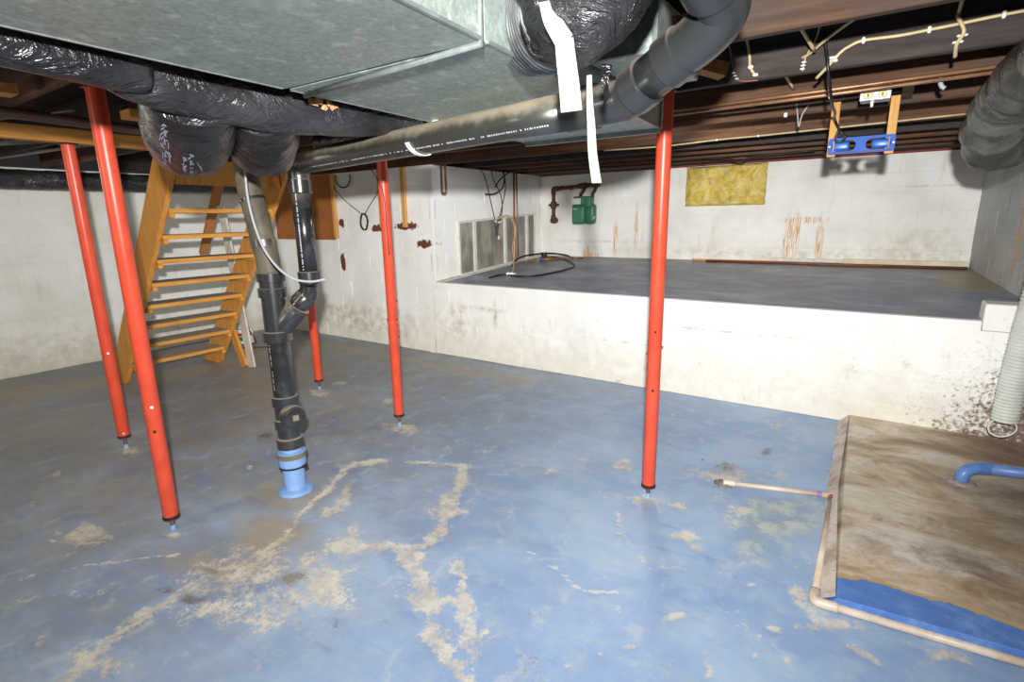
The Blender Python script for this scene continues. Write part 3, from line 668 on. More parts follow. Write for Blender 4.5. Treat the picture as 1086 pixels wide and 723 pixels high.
# wooden blocks by the takeoff and behind the pipe elbow
tag(link('wood_block', bx(-.585, -.42, 1.80, 1.86, 2.12, 2.2, bev=.003), MAT['orangewood']), 'short brown wood block nailed below the joists beside the duct takeoff', 'wood block')
b = bmesh.new(); beam(b, (-.70, 2.38, 2.20), (-.60, 2.46, 2.17), .07, .05); tag(link('wood_block', b, MAT['orangewood']), 'orange wood block sticking out behind the lower bend of the black pipe', 'wood block')

# ================================================================ FLEX DUCTS
def flex(name, path, r, m, ridge=.0, pitch=.04, crumple=.05, seg=40, sag=1.0, seed=0, n=14, parent=None, cap=True, nsc=1):
    P = smooth_path(path, n); L = sum((P[i + 1] - P[i]).length for i in range(len(P) - 1)); cnt = max(20, int(L / (pitch / 5 if ridge else .018)))
    # resample evenly
    D = [0]
    for i in range(len(P) - 1): D.append(D[-1] + (P[i + 1] - P[i]).length)
    Q = []; j = 0
    for i in range(cnt + 1):
        d = D[-1] * i / cnt
        while j < len(D) - 2 and D[j + 1] < d: j += 1
        Q.append(P[j].lerp(P[j + 1], (d - D[j]) / max(D[j + 1] - D[j], 1e-6)))
    def rf(t_, th, q):
        s = t_ * D[-1]; v = Vector((math.cos(th) * 1.3, math.sin(th) * 1.3, s * 7 / nsc + seed * 13.7))
        w_ = noise.noise(v * 1.1) + .6 * noise.noise(v * 2.7) + .35 * abs(noise.noise(v * 5.5))
        return q * (1 + crumple * w_ + (ridge * math.sin(2 * PI * s / pitch) if ridge else 0))
    rr = [x_ * r for x_ in ([1] * len(Q))]
    if hasattr(r, '__len__'): rr = [r[0] + (r[1] - r[0]) * i / cnt for i in range(cnt + 1)]
    b = bmesh.new(); tube(b, Q, rr, seg, rf=rf, cap=cap)
    return b
def flexobj(name, label, path, r, m, **k):
    return tag(link(name, flex(name, path, r, m, **k), m, smooth=True), label, 'duct')
flexobj('flex_duct', 'black plastic wrapped duct hugging the trunk duct at the upper left edge', [(-1.62, -.9, 2.02), (-1.63, -.2, 2.01), (-1.65, .3, 2.005), (-1.67, .6, 1.995), (-1.69, .73, 2.0)], .055, MAT['wrap2'], crumple=.06, seed=3)
o = thing('flex_duct', 'long sagging black plastic sleeved duct running beside the trunk duct, torn near its middle', 'duct', (-1.75, 1.1, 1.99))
pl = [(-.02, -.42, .06), (-.02, -.34, .02), (-.03, -.12, -.0), (-.02, .15, -.005), (-.0, .45, .02), (.02, .7, .07)]
link('plastic_sleeve', flex('', pl, .08, None, crumple=.07, seed=5), MAT['wrap2'], o, smooth=True)
b = bmesh.new()
for i in range(5):
    c_ = Vector((.088 + .004 * math.sin(i * 3), .15 + .02 * i, .008 + .012 * math.sin(i * 2.4))); vs_ = []
    for a in range(7):
        th = 2 * PI * a / 7; rr_ = random.uniform(.008, .02); vs_.append(b.verts.new(c_ + Vector((random.uniform(0, .008), math.cos(th) * rr_ * 1.2, math.sin(th) * rr_))))
    b.faces.new(vs_)
bmesh.ops.solidify(b, geom=b.faces[:], thickness=.006)
link('torn_insulation', b, simple('peach_insulation', 'e8b98a', .9, 0, 'c98a5a', 30), o)
# two fat ducts that droop from it towards the stairs
d1 = thing('flex_duct', 'fat drooping black wrapped duct with pale printed lettering, above the stairs', 'duct', (-2.2, 1.1, 1.9))
link('plastic_sleeve', flex('', [(.37, -.18, .13), (.2, -.10, .06), (.0, -.02, .02), (-.22, .09, .04), (-.42, .19, .12), (-.55, .26, .25)], .145, None, crumple=.05, seed=8), MAT['wrap'], d1, smooth=True)
d2 = thing('flex_duct', 'fat crinkled black plastic duct drooping over the right side of the stairs', 'duct', (-2.2, 1.42, 1.9))
link('plastic_sleeve', flex('', [(.36, -.25, .12), (.18, -.14, .06), (.0, -.04, .02), (-.14, .04, .05), (-.24, .09, .12), (-.30, .12, .22)], .13, None, crumple=.08, seed=11, nsc=.6), MAT['wrap'], d2, smooth=True)
# printed lettering on the first (illegible at this distance): rows of little strokes that follow the sleeve
def strokes(rows, centre, axis_r, ang0, parent, m, scale=1.0):
    b = bmesh.new()
    for (s0, s1, a, hgt) in rows:
        s = s0
        while s < s1:
            w_ = random.uniform(.004, .011) * scale
            if random.random() < .82:
                for q in range(2):
                    a0 = a + random.uniform(-.5, .5) * hgt / 2; a1 = a0 + random.choice((.2, .5, 1)) * hgt
                    pts = []
                    for (sx, aa) in ((s, a0), (s + w_ * random.choice((.35, 1)), a0), (s + w_ * random.choice((.35, 1)), a1), (s, a1)):
                        pts.append(b.verts.new(Vector(centre) + Vector((axis_r * math.cos(aa), sx, axis_r * math.sin(aa)))))
                    b.faces.new(pts)
            s += w_ * 1.35
    return link('printed_lettering', b, m, parent)

# the far flex duct under the end of the trunk
flexobj('flex_duct', 'black crinkled duct lying flat under the joists beyond the far end of the trunk duct', [(-1.35, 2.6, 2.12), (-1.6, 2.68, 2.10), (-2.0, 2.75, 2.11), (-2.5, 2.60, 2.12), (-3.3, 2.5, 2.12)], .065, MAT['wrap'], crumple=.14, seed=17)
# big bag-wrapped takeoff at the top centre
t = thing('flex_duct', 'large crumpled glossy black duct end with a ribbed collar and hanging white tape, top centre', 'duct', (-.5, 1.1, 2.04))
pp = [(-.30, .20, .04), (-.21, .14, .02), (-.12, .06, .01)]
link('ribbed_collar', flex('', pp, .112, None, ridge=.035, pitch=.022, crumple=.02, seed=21), simple('dark_ribbed_foil', '9a9c9c', .25, .5, '4a4c4e', 7), t, smooth=True)
link('plastic_sleeve', flex('', [(-.14, .08, .01), (-.085, .04, .005), (-.05, .03, .02), (-.035, .05, .07), (-.03, .07, .14)],   .115, None, crumple=.16, seed=23, nsc=.8), MAT['wrapbag'], t, smooth=True)
def ribbon(pts, wd, nrm, th=.002, twist=None):
    P = smooth_path(pts, 6); b = bmesh.new(); rows = []
    for i, p in enumerate(P):
        T = (P[min(i + 1, len(P) - 1)] - P[max(i - 1, 0)]).normalized(); f = i / (len(P) - 1)
        s = T.cross(Vector(nrm)); s.normalize()
        if twist: s = Matrix.Rotation(twist * f, 3, T) @ s
        w_ = wd[0] + (wd[1] - wd[0]) * f if hasattr(wd, '__len__') else wd
        rows.append((b.verts.new(p - s * w_ / 2), b.verts.new(p + s * w_ / 2)))
    for a, c_ in zip(rows, rows[1:]): b.faces.new((a[0], a[1], c_[1], c_[0]))
    bmesh.ops.solidify(b, geom=b.faces[:], thickness=th); return b

tp = link('tape_strip', ribbon([(-.10, -.075, -.02), (-.085, -.078, -.06), (-.06, -.075, -.10)], (.034, .038), (.8, -1, .3), twist=.3), MAT['tape'], t)
tp = link('tape_strip', ribbon([(-.06, -.077, -.095), (-.054, -.08, -.13), (-.044, -.085, -.18), (-.035, -.09, -.235)], (.037, .042), (.75, -1, .1), twist=.12), MAT['tape'], t)
tp = link('tape_strip', ribbon([(-.125, .17, -.105), (-.12, .165, -.17), (-.113, .16, -.22), (-.105, .155, -.29), (-.09, .15, -.36)], (.012, .03), (.7, -1, 0), twist=-.5), MAT['tape'], t)
link('plastic_tail', ribbon([(-.01, .02, -.13), (-.02, .03, -.16), (-.015, .03, -.19), (-.03, .035, -.22)], (.022, .006), (.7, -1, 0), twist=1.2), MAT['wrap'], t)
# lettering on the printed duct, on its camera side (towards -x side is away; the visible skin faces the lens)
def on_sleeve(rows, s=1):
    b = bmesh.new()
    for (u0, v0, du, dv, n_, w_) in rows:
        for i in range(n_):
            if random.random() < .12: continue
            u = u0 + du * i; v = v0 + dv * i
            for q in range(3):
                a = random.uniform(0, PI); l = w_ * random.uniform(.5, 1); uu = u + random.uniform(-.4, .4) * w_; vv = v + random.uniform(-.4, .4) * w_
                pts = []
                for (e, f_) in ((-1, -1), (1, -1), (1, 1), (-1, 1)):
                    pts.append((uu + e * l * .5 * math.cos(a) - f_ * .0016 * math.sin(a), vv + e * l * .5 * math.sin(a) + f_ * .0016 * math.cos(a)))
                yield pts
bvh_src = [c_ for c_ in d1.children][0]
from mathutils.bvhtree import BVHTree
bv = BVHTree.FromPolygons([v.co for v in bvh_src.data.vertices], [p.vertices[:] for p in bvh_src.data.polygons])
b = bmesh.new()
def skin(u, z):
    """point on the sleeve's near side, seen from the room"""
    h = bv.ray_cast(Vector((.9 + .44 * u, -.44 + .9 * u, z)), Vector((-.9, .44, -.05)).normalized()); return h[0] + h[1] * .0016 if h[0] else None
rows = [(-.108, -.105, .002, .016, 8, .015), (-.088, -.075, .001, .017, 7, .017), (-.05, -.11, .002, .013, 6, .012), (-.03, -.12, .002, .013, 7, .013), (-.005, -.125, .002, .013, 6, .012), (.012, -.12, .002, .014, 5, .013), (.045, -.115, .003, .015, 5, .012), (.07, -.10, .003, .014, 5, .013)]
for pts in on_sleeve(rows):
    P = [skin(*p) for p in pts]
    if all(P): b.faces.new([b.verts.new(p) for p in P])
link('printed_lettering', b, MAT['ink'], d1)['kind'] = 'stuff'

# ================================================================ BLACK DRAIN PIPES
PX, PY = -2.765, 1.692; QX, QY = -2.60, 1.82
t = thing('drain_stack', 'tall black plastic drain stack with a capped cleanout, standing on a light blue floor fitting', 'pipe', (PX, PY, 0))
def lz(name, prof, m, x=0, y=0, seg=28): return auto(link(name, lathe_z(prof, seg), m, t, loc=(x, y, 0)), 30)
lz('floor_flange', [(-.004, .095), (.004, .102), (.022, .098), (.03, .074)], MAT['blue'])
lz('blue_pipe', [(.02, .062), (.19, .062)], MAT['blue'])
lz('blue_hub', [(.165, .066), (.17, .076), (.235, .078), (.24, .083), (.262, .083), (.266, .078), (.268, .066)], MAT['blue'])
lz('hose_clamp', [(.232, .0845), (.262, .0855)], simple('tarnished_band', '8d8268', .5, .4, '6a604c', 12)); lz('hose_clamp', [(.168, .079), (.178, .079)], MAT['darkmetal'])
for a in (.3, 3.3): link('clamp_screw', bx(.074, .1, -.012, .012, .165, .18, bev=.002), MAT['darkmetal'], t, rot=(0, 0, a))
lz('blue_neck', [(.262, .06), (.3, .06)], MAT['blue'])
lz('coupling', [(.292, .062), (.294, .075), (.352, .075), (.358, .064)], MAT['black'])
lz('cleanout_body', [(.35, .062), (.41, .062), (.414, .073), (.47, .073), (.475, .064), (.55, .064), (.556, .074), (.61, .074), (.614, .063)], MAT['black'])
co = Vector((1.0, -.2, .03)).normalized(); cc = Vector((0, 0, .5))
link('cleanout_branch', tb(seg_path(cc, cc + co * .085), .056, 24), MAT['black'], t, smooth=False)
auto(link('cleanout_rim', tb([cc + co * q for q in (.055, .06, .108, .112)], [.058, .068, .068, .064], 28), MAT['black'], t))
auto(link('cleanout_plug', tb([cc + co * q for q in (.108, .118, .12)], [.056, .056, .05], 28), MAT['black'], t))
b = bmesh.new(); s = co.cross(Vector((0, 0, 1))).normalized(); beam(b, cc + co * .119, cc + co * .134, .034, .034, up=(0, 0, 1), bev=.003); link('plug_nut', b, simple('dusty_plastic', '7d7668', .7), t)
lz('main_pipe', [(.6, .061), (.955, .061)], MAT['blackdark'])
lz('wye_collar', [(.935, .064), (.94, .078), (.995, .078), (1.0, .068)], MAT['black'])
lz('wye_body', [(.99, .066), (1.2, .064)], MAT['black'])
wd_ = Vector((QX - PX, QY - PY, 0)); wa, wb_ = Vector((0.0, 0, 1.0)), Vector((.085, .065, 1.13))
auto(link('wye_branch', tb([(.0, .0, .985), (.035, .027, 1.03), (.10, .077, 1.125), (.105, .081, 1.132)], [.05, .062, .062, .056], 26), MAT['black'], t))
auto(link('wye_rim', tb([(.092, .071, 1.113), (.094, .0725, 1.117), (.105, .081, 1.134)], [.056, .068, .068], 26), MAT['dusty'], t))
lz('hub_ring', [(1.19, .066), (1.192, .076), (1.24, .076), (1.243, .066)], MAT['black']); lz('upper_collar', [(1.24, .065), (1.275, .065), (1.278, .075), (1.325, .075), (1.33, .064)], MAT['black'])
up = [(0, 0, 1.32), (-.004, -.003, 1.40), (-.02, -.005, 1.48), (-.055, -.01, 1.66), (-.08, -.015, 1.78), (-.09, -.015, 2.02)]
link('upper_pipe', tb(smooth_path(up, 5), .062, 26), simple('dust_caked_pvc', '6f6552', .6, 0, '3f3a31', 6), t, smooth=True)
auto(link('joint_ring', tb([(-.018, -.005, 1.465), (-.024, -.006, 1.50)], .067, 26), MAT['dusty'], t)); auto(link('joint_ring', tb([(-.066, -.012, 1.71), (-.07, -.013, 1.725)], .067, 26), MAT['black'], t))
b = bmesh.new()
for z0, n_ in ((.66, 14), (.80, 16)):
    for i in range(n_):
        if i % 5 == 4: continue
        z = z0 + i * .008; a = -1.50
        for q in (0,): 
            c_ = Vector((.0615 * math.cos(a), .0615 * math.sin(a), z)); tx = Vector((-math.sin(a), math.cos(a), 0)); l = random.uniform(.004, .008)
            b.faces.new([b.verts.new(p) for p in (c_ - tx * l / 2, c_ + tx * l / 2, c_ + tx * l / 2 + Vector((0, 0, .004)), c_ - tx * l / 2 + Vector((0, 0, .004)))])
link('printed_lettering', b, MAT['printing'], t)['kind'] = 'stuff'

t = thing('drain_pipe', 'long black drain pipe running under the duct, elbowed down into the stack at its left', 'pipe', (QX, QY, 1.9))
Hd = Vector((-.66 - QX, 1.52 - QY, .015)); hn = Hd.normalized()
auto(link('branch_offset', tb(smooth_path([(-.075, -.06, -.785), (-.045, -.036, -.74), (-.012, -.01, -.70), (0, 0, -.62)], 5), .05, 24), MAT['blackdark'], t))
auto(link('offset_collar', tb([(-.052, -.042, -.752), (-.05, -.04, -.748), (-.02, -.016, -.712), (-.018, -.014, -.708)], [.052, .058, .058, .052], 24), MAT['black'], t))
auto(link('coupling', tb([(0, 0, -.64), (0, 0, -.635), (0, 0, -.575), (0, 0, -.57)], [.05, .06, .06, .05], 24), MAT['black'], t))
link('riser', tb(seg_path((0, 0, -.6), (0, 0, -.12)), .05, 26), MAT['blackdark'], t, smooth=True)
auto(link('coupling', tb([(0, 0, -.155), (0, 0, -.15), (0, 0, -.085), (0, 0, -.08)], [.052, .061, .061, .056], 24), MAT['black'], t))
link('elbow', tb(smooth_path([(0, 0, -.09), (.002, 0, -.05), (.02, -.003, -.012), (.06, -.009, .0), (.1, -.0155, .0)], 6), .056, 26), MAT['dusty'], t, smooth=True)
P0, P1 = Vector((.06, -.0093, 0)), Vector((1.80, -.28, .014))
link('main_run', tb(seg_path(P0, P1, 8), .056, 30), MAT['dusty'], t, smooth=True)
E1 = Vector((1.96, -.305, .015)); E2 = Vector((2.225, -.42, .125)); U1 = Vector((2.262, -.47, .175))
auto(link('coupling', tb([P1 - hn * .03, P1 - hn * .025, P1 + hn * .075, P1 + hn * .08], [.057, .0635, .0635, .056], 28), MAT['dusty'], t))
link('elbow', tb(smooth_path([P1 + hn * .06, P1 + hn * .12, E1 + Vector((.01, 0, .005)), E1.lerp(E2, .22)], 7), .058, 28), MAT['shiny'], t, smooth=True)
ed = (E2 - E1).normalized()
auto(link('coupling', tb([E1 + ed * q for q in (.04, .044, .10, .104)], [.058, .065, .065, .058], 28), MAT['shiny'], t))
link('slanted_run', tb(seg_path(E1 + ed * .07, E2), .0575, 28), MAT['shiny'], t, smooth=True)
auto(link('coupling', tb([E1 + ed * q for q in (.165, .169, .225, .229)], [.058, .065, .065, .058], 28), MAT['shiny'], t))
link('elbow', tb(smooth_path([E1 + ed * .2, E2 + Vector((-.01, .004, -.004)), E2 + Vector((.028, -.03, .03)), E2 + Vector((.02, -.10, .06))], 7), .06, 28), MAT['shiny'], t, smooth=True)
nd = Vector((-.12, -.9, .33)).normalized(); N0 = E2 + Vector((.02, -.09, .057))
auto(link('coupling', tb([N0 + nd * q for q in (-.012, -.008, .05, .052)], [.06, .068, .068, .06], 30), MAT['shiny'], t))
link('near_run', tb(seg_path(N0, N0 + nd * .9, 4), .054, 28), MAT['shiny'], t, smooth=True)
b = bmesh.new()
for i in range(150):   # dotted factory print along the lower side of the run
    if random.random() < .2: continue
    c_ = P0.lerp(P1, .1 + .86 * i / 150); s = Vector((-hn.y, hn.x, 0)) * -1; a = -.75
    n_ = (s * math.cos(a) + Vector((0, 0, 1)) * math.sin(a)); u_ = (s * -math.sin(a) + Vector((0, 0, 1)) * math.cos(a)); p = c_ + n_ * .0565; l = random.uniform(.003, .007)
    b.faces.new([b.verts.new(q) for q in (p - u_ * .003, p - u_ * .003 + hn * l, p + u_ * .003 + hn * l, p + u_ * .003)])
for i in range(60):
    z = -.56 + i * .0075; a = -1.15; c_ = Vector((.0505 * math.cos(a), .0505 * math.sin(a), z)); tx = Vector((-math.sin(a), math.cos(a), 0)) * .0035
    if random.random() < .85: b.faces.new([b.verts.new(p) for p in (c_ - tx, c_ + tx, c_ + tx + Vector((0, 0, .0045)), c_ - tx + Vector((0, 0, .0045)))])
link('printed_lettering', b, MAT['printing'], t)['kind'] = 'stuff'

# white plastic hangers around the horizontal run
def hook(cx, sweep, name, label, lift):
    c_ = Vector((QX, QY, 1.9)) + P0.lerp(P1, cx); s = Vector((-hn.y, hn.x, 0)); pts = []
    for i in range(13):
        a = sweep[0] + (sweep[1] - sweep[0]) * i / 12; pts.append(c_ + (s * math.cos(a) + Vector((0, 0, 1)) * math.sin(a)) * .0585 + hn * (lift * i / 12))
    b = bmesh.new(); rows = []
    for i, p in enumerate(pts):
        a = sweep[0] + (sweep[1] - sweep[0]) * i / 12; n_ = s * math.cos(a) + Vector((0, 0, 1)) * math.sin(a)
        rows.append([b.verts.new(q) for q in (p - hn * .012, p + hn * .012, p + hn * .012 + n_ * .004, p - hn * .012 + n_ * .004)])
    for r0, r1 in zip(rows, rows[1:]):
        for k_ in range(4): b.faces.new((r0[k_], r0[(k_ + 1) % 4], r1[(k_ + 1) % 4], r1[k_]))
    b.faces.new(rows[0]); b.faces.new(rows[-1][::-1]); return tag(link(name, b, MAT['white']), label, 'pipe hanger')
hook(.56, (-PI * .93, -PI * .36), 'pipe_hanger', 'curved white plastic half hook cradling the underside of the long black pipe', .03)
b = bmesh.new(); beam(b, (-1.545, 1.735, 1.965), (-1.545, 1.74, 1.99), .03, .004, up=(0, 1, 0)); tag(link('pipe_hanger', b, MAT['white']), 'small white strap tab between the trunk duct corner and the black pipe', 'pipe hanger')

# grey cable looping in front of the stack
b = tb(smooth_path([(-2.70, 1.60, 2.16), (-2.64, 1.555, 2.04), (-2.605, 1.525, 1.85), (-2.57, 1.505, 1.68), (-2.50, 1.50, 1.50), (-2.42, 1.52, 1.385), (-2.34, 1.555, 1.325), (-2.27, 1.60, 1.312), (-2.215, 1.64, 1.322)], 8), .006, 8)
tag(link('cable', b, MAT['grey'], smooth=True), 'shiny grey cable curving down in front of the black drain stack', 'cable')

# ================================================================ STEEL POSTS
def post(x, y, label, pins, zb=.085, zt=ZC, r=.038, lean=(0, 0), joint=None):
    o = thing('steel_post', label, 'post', (x, y, 0), group='red screw-jack posts'); o.rotation_euler = (lean[0], lean[1], 0)
    auto(link('tube', lathe_z([(zb, r - .002), (zb + .003, r), (zt - .01, r), (zt - .008, r - .002)], 28), MAT['red'], o))
    auto(link('end_collar', lathe_z([(zb - .008, r - .006), (zb - .006, r + .003), (zb + .006, r + .003), (zb + .008, r)], 28), MAT['darkmetal'], o))
    prof = [(.022, .011)]
    for i in range(9): prof += [(.033 + i * .006, .0125), (.036 + i * .006, .0108)]
    link('jack_screw', lathe_z(prof + [(zb, .012)], 14), MAT['ruststeel'], o, smooth=True)
    auto(link('jack_foot', lathe_z([(-.006, .014), (.004, .013), (.024, .012)], 12), MAT['blue'], o))
    link('head_plate', bx(-.045, .045, -.045, .045, zt - .009, zt - .001, bev=.002), MAT['darkmetal'], o)
    if joint: auto(link('sleeve_joint', lathe_z([(joint - .012, r), (joint - .01, r + .003), (joint + .01, r + .003), (joint + .012, r)], 28), MAT['red'], o))
    for ang, z, m in pins:
        d = Vector((math.cos(ang), math.sin(ang), 0)); auto(link('pin', tb([Vector((0, 0, z)) + d * (r - .004), Vector((0, 0, z)) + d * (r + .006)], .0075, 12), m, o))
    return o
toc = lambda x, y: math.atan2(-y, -x)
pw, pd_ = MAT['white'], MAT['darkmetal']
a1 = toc(-2.966, 1.084); post(-2.966, 1.084, 'nearest red steel post on the left, thick and reaching lowest, in front of the stairs', [(a1, .70, pw), (a1 + 1.2, .93, MAT['ruststeel']), (a1 - 1.25, .93, MAT['ruststeel']), (a1 - .15, .57, pd_)], .075, joint=None)
a2 = toc(-4.411, 1.405); post(-4.411, 1.405, 'red steel post farthest left in the photo, in front of the bare left wall', [(a2, .72, pw), (a2, .12, MAT['offwhite'])], .09, zt=2.115)
a3 = toc(-4.36, 3.041); post(-4.36, 3.041, 'red steel post mostly hidden behind the black drain stack', [(a3 + 1, 1.02, MAT['ruststeel']), (a3 - 1.3, .86, pd_)], .09, joint=.84)
a4 = toc(-3.004, 2.792); post(-3.004, 2.792, 'middle red steel post standing free in front of the white block wall', [(a4 + 1.4, 1.0, MAT['ruststeel']), (a4 - 1.3, .86, MAT['ruststeel']), (a4 + .9, .86, MAT['ruststeel']), (a4 + 1.4, .72, pd_)], .085, zt=ZC, joint=.84)
a5 = toc(-.942, 2.769); post(-.942, 2.769, 'red steel post on the right, in front of the low white wall', [(a5 + 1.4, .90, MAT['ruststeel']), (a5 - 1.4, .86, MAT['ruststeel']), (a5, .99, pd_), (a5, .66, pd_)], .075)

# ================================================================ STAIRS
t = thing('staircase', 'open wooden basement stairs in orange lumber leaning up towards the ceiling', 'stairs', (-6.2, 2.57, 0))
def underx(z): return -6.2 + .832 * z + 6.2
def stringer(y0_, y1_, ztop):
    b = bmesh.new(); W = .37
    pts = [(underx(0) - W, 0), (underx(0) - .02, 0), (underx(.03), .03), (underx(ztop), ztop), (underx(ztop) - W, ztop)]
    v0 = [b.verts.new((x, y0_, z)) for x, z in pts]; v1 = [b.verts.new((x, y1_, z)) for x, z in pts]
    b.faces.new(v0); b.faces.new(v1[::-1])
    for i in range(5): b.faces.new((v0[i], v1[i], v1[(i + 1) % 5], v0[(i + 1) % 5]))
    bmesh.ops.recalc_face_normals(b, faces=b.faces); bmesh.ops.bevel(b, geom=b.edges[:], offset=.003, segments=1, affect='EDGES'); return b
link('stringer', stringer(-.50, -.46, 2.17), MAT['stair'], t); link('stringer', stringer(.46, .50, 2.17), MAT['stair'], t)
for i in range(8):
    z = .19 + i * .213; x = underx(z + .02)
    tr = link('tread', bx(x - .27, x, -.455, .455, z, z + .036, bev=.003), MAT['tread'], t)
    link('dusty_top', bx(x - .266, x - .012, -.45, .45, z + .0365, z + .0385), MAT['dust'], tr)
    for s in (-1, 1): link('cleat', bx(x - .26, x + .012, min(s * .455, s * .42), max(s * .455, s * .42), z - .036, z - .001, bev=.002), MAT['tread'], t)
link('header_board', bx(underx(1.93) - .05, underx(1.93) - .01, -.45, .45, 1.90, 2.10, bev=.003), MAT['stair'], t)
b = bmesh.new(); beam(b, (-5.70, 3.135, .001), (-5.95, 3.16, 1.78), .02, .13, up=(1, 0, 0), bev=.002); tag(link('leaning_board', b, MAT['offwhite']), 'narrow white painted board leaning behind the right stair stringer', 'board')
b = bmesh.new(); beam(b, (-5.80, 3.11, .0), (-6.05, 3.10, .62), .035, .11, up=(1, 0, 0), bev=.003); tag(link('prop_board', b, MAT['stair']), 'short orange board propped on the floor at the foot of the right stringer', 'board')
b = bmesh.new(); beam(b, (-6.55, 3.2, 1.25), (-5.90, 3.2, 2.15), .05, .09, up=(0, 1, 0), bev=.003); tag(link('brace_board', b, MAT['orangewood']), 'brown brace board slanting up behind the top stair treads', 'board')

# ---- bucket and wire behind the stairs
t = thing('bucket', 'small white bucket with a red and green label on the floor behind the stairs', 'bucket', (-6.93, 3.78, 0))
auto(link('pail', lathe_z([(0, .085), (.004, .088), (.165, .10), (.168, .104), (.178, .104), (.178, .098), (.02, .082)], 24, cap=False), MAT['white'], t))
link('label_band', lathe_z([(.045, .0915), (.13, .0995)], 24, cap=False), simple('pail_label_white', 'd8d2c0', .5), t, smooth=True)
for nm, c_, z0, z1, a0, a1_ in (('label_red', 'b23a2c', .115, .158, -2.6, .2), ('label_green', '2f7a4a', .05, .105, -1.9, -.6), ('label_red', 'b23a2c', .04, .06, -2.4, -1.7)):
    b = bmesh.new(); p = None
    for i in range(9):
        a = a0 + (a1_ - a0) * i / 8; r_ = lambda z: .0905 + .012 * (z / .165) - .001 + .0012
        q = [b.verts.new((math.cos(a) * (r_(z) + .001), math.sin(a) * (r_(z) + .001), z)) for z in (z0, z1)]
        if p: b.faces.new((p[0], q[0], q[1], p[1]))
        p = q
    link(nm, b, simple('pail_' + nm, c_, .5), t, smooth=True)
link('wire_handle', tb(smooth_path([(-.104, 0, .17), (-.07, -.06, .20), (0, -.085, .205), (.07, -.06, .2), (.104, 0, .17)], 5), .003, 6), MAT['darkmetal'], t, smooth=True)
b = tb(smooth_path([(-6.80, 3.75, .26), (-6.72, 3.72, .22), (-6.66, 3.74, .12), (-6.72, 3.78, .03), (-6.86, 3.66, .012), (-6.7, 3.6, .01), (-6.5, 3.72, .01), (-6.3, 3.9, .01)], 7), .008, 8)
tag(link('cable', b, MAT['rust'], smooth=True), 'brown cable coiled around the bucket behind the stairs', 'cable')
b = tb(smooth_path([(-7.2, 3.9, .5), (-7.05, 3.85, .28), (-6.9, 3.80, .22), (-6.78, 3.7, .24), (-6.7, 3.7, .15)], 6), .004, 6)
tag(link('wire', b, MAT['cord'], smooth=True), 'thin black wire drooping onto the bucket from the wall', 'wire')
link('wall_end', bx(0, 0.001, 0, .001, 0, .001), MAT['cord']) if False else None

# ================================================================ LEFT SIDE OVERHEAD
o = tag(link('ceiling_lumber', bx(-4.45, -4.36, -2.2, 2.35, 2.115, 2.2, bev=.003), MAT['lumber']), 'long orange pine lumber nailed under the joists above the far left post', 'lumber')
o = tag(link('brown_pipe', tb(seg_path((-3.52, -.3, 2.165), (-3.97, 2.2, 2.165), 4), .028, 16), simple('brown_pipe_paint', '74574a', .4, 0, '5b4238', 6), smooth=True), 'brown pipe running alongside the orange lumber at the upper left', 'pipe')
for (a, label) in (((-3.24, -3.13, .2, .86, 2.15, 2.195), 'short pine board end under the joists at the left edge of the photo'), ((-3.46, -3.34, 1.36, 1.9, 2.15, 2.195), 'short pine board end behind the nearest left post top')):
    tag(link('board_end', bx(*a, bev=.003), MAT['lumber']), label, 'lumber')
flexobj('flex_duct', 'long black duct hung high along the left wall', [(-7.38, -2.5, 2.075), (-7.38, 0, 2.07), (-7.38, 1.4, 2.065), (-7.37, 2.9, 2.07), (-7.3, 4.3, 2.09)], .10, MAT['wrap2'], crumple=.05, seed=31, seg=24)
for i, (p0, p1, rr) in enumerate((((-6.9, .6, 2.17), (-4.5, 1.5, 2.17), .022), ((-6.6, 1.5, 2.18), (-4.52, 1.75, 2.18), .014), ((-5.5, .7, 2.19), (-3.6, 1.2, 2.19), .006))):
    tag(link('conduit', tb(seg_path(p0, p1), rr, 10), simple('dull_conduit', '7b7468', .5, .3, '5d564c', 9), smooth=True), ['dull grey pipe slanting under the joists above the left wall', 'thin dull pipe crossing the joists behind the orange lumber', 'fine pale wire strung under the joists left of the nearest post'][i], 'pipe')

# ================================================================ ON THE FRONT BLOCK WALL
t = thing('wall_panel', 'brown hardboard panel hung high on the white block wall behind the drain pipes', 'panel', (-6.6, 4.66, 1.35))
link('sheet', bx(-.72, .60, .0, .012, .0, .84, bev=.002), MAT['board'], t); link('edge_strip', bx(.60, .645, -.015, .03, .02, .84, bev=.002), MAT['stud'], t)
link('edge_strip', bx(-.02, .02, -.012, .0, .02, .84, bev=.002), MAT['board'], t)
tag(link('wood_strip', bx(-4.735, -4.675, 4.66, 4.695, 1.51, 2.19, bev=.002), MAT['stud']), 'vertical pine strip on the white wall right of the middle post', 'wood strip')
tag(link('wood_strip', bx(-5.13, -5.07, 4.66, 4.695, 1.51, 2.19, bev=.002), MAT['stud']), 'vertical pine strip on the white wall mostly hidden by the middle post', 'wood strip')
b = bmesh.new(); tube(b, smooth_path([(-4.09, 4.665, 2.21), (-4.09, 4.665, 1.93), (-4.086, 4.66, 1.885), (-4.06, 4.66, 1.872), (-4.034, 4.66, 1.885), (-4.03, 4.665, 1.93), (-4.03, 4.665, 2.19)], 5), .013, 12)
tag(link('copper_loop', b, MAT['copperdull'], smooth=True), 'copper pipe bent into a narrow U hanging against the white wall', 'pipe')
t = thing('hanging_cable', 'thin black cable strung over the white wall ending in a small coil', 'cable', (-5.38, 4.62, 1.6))
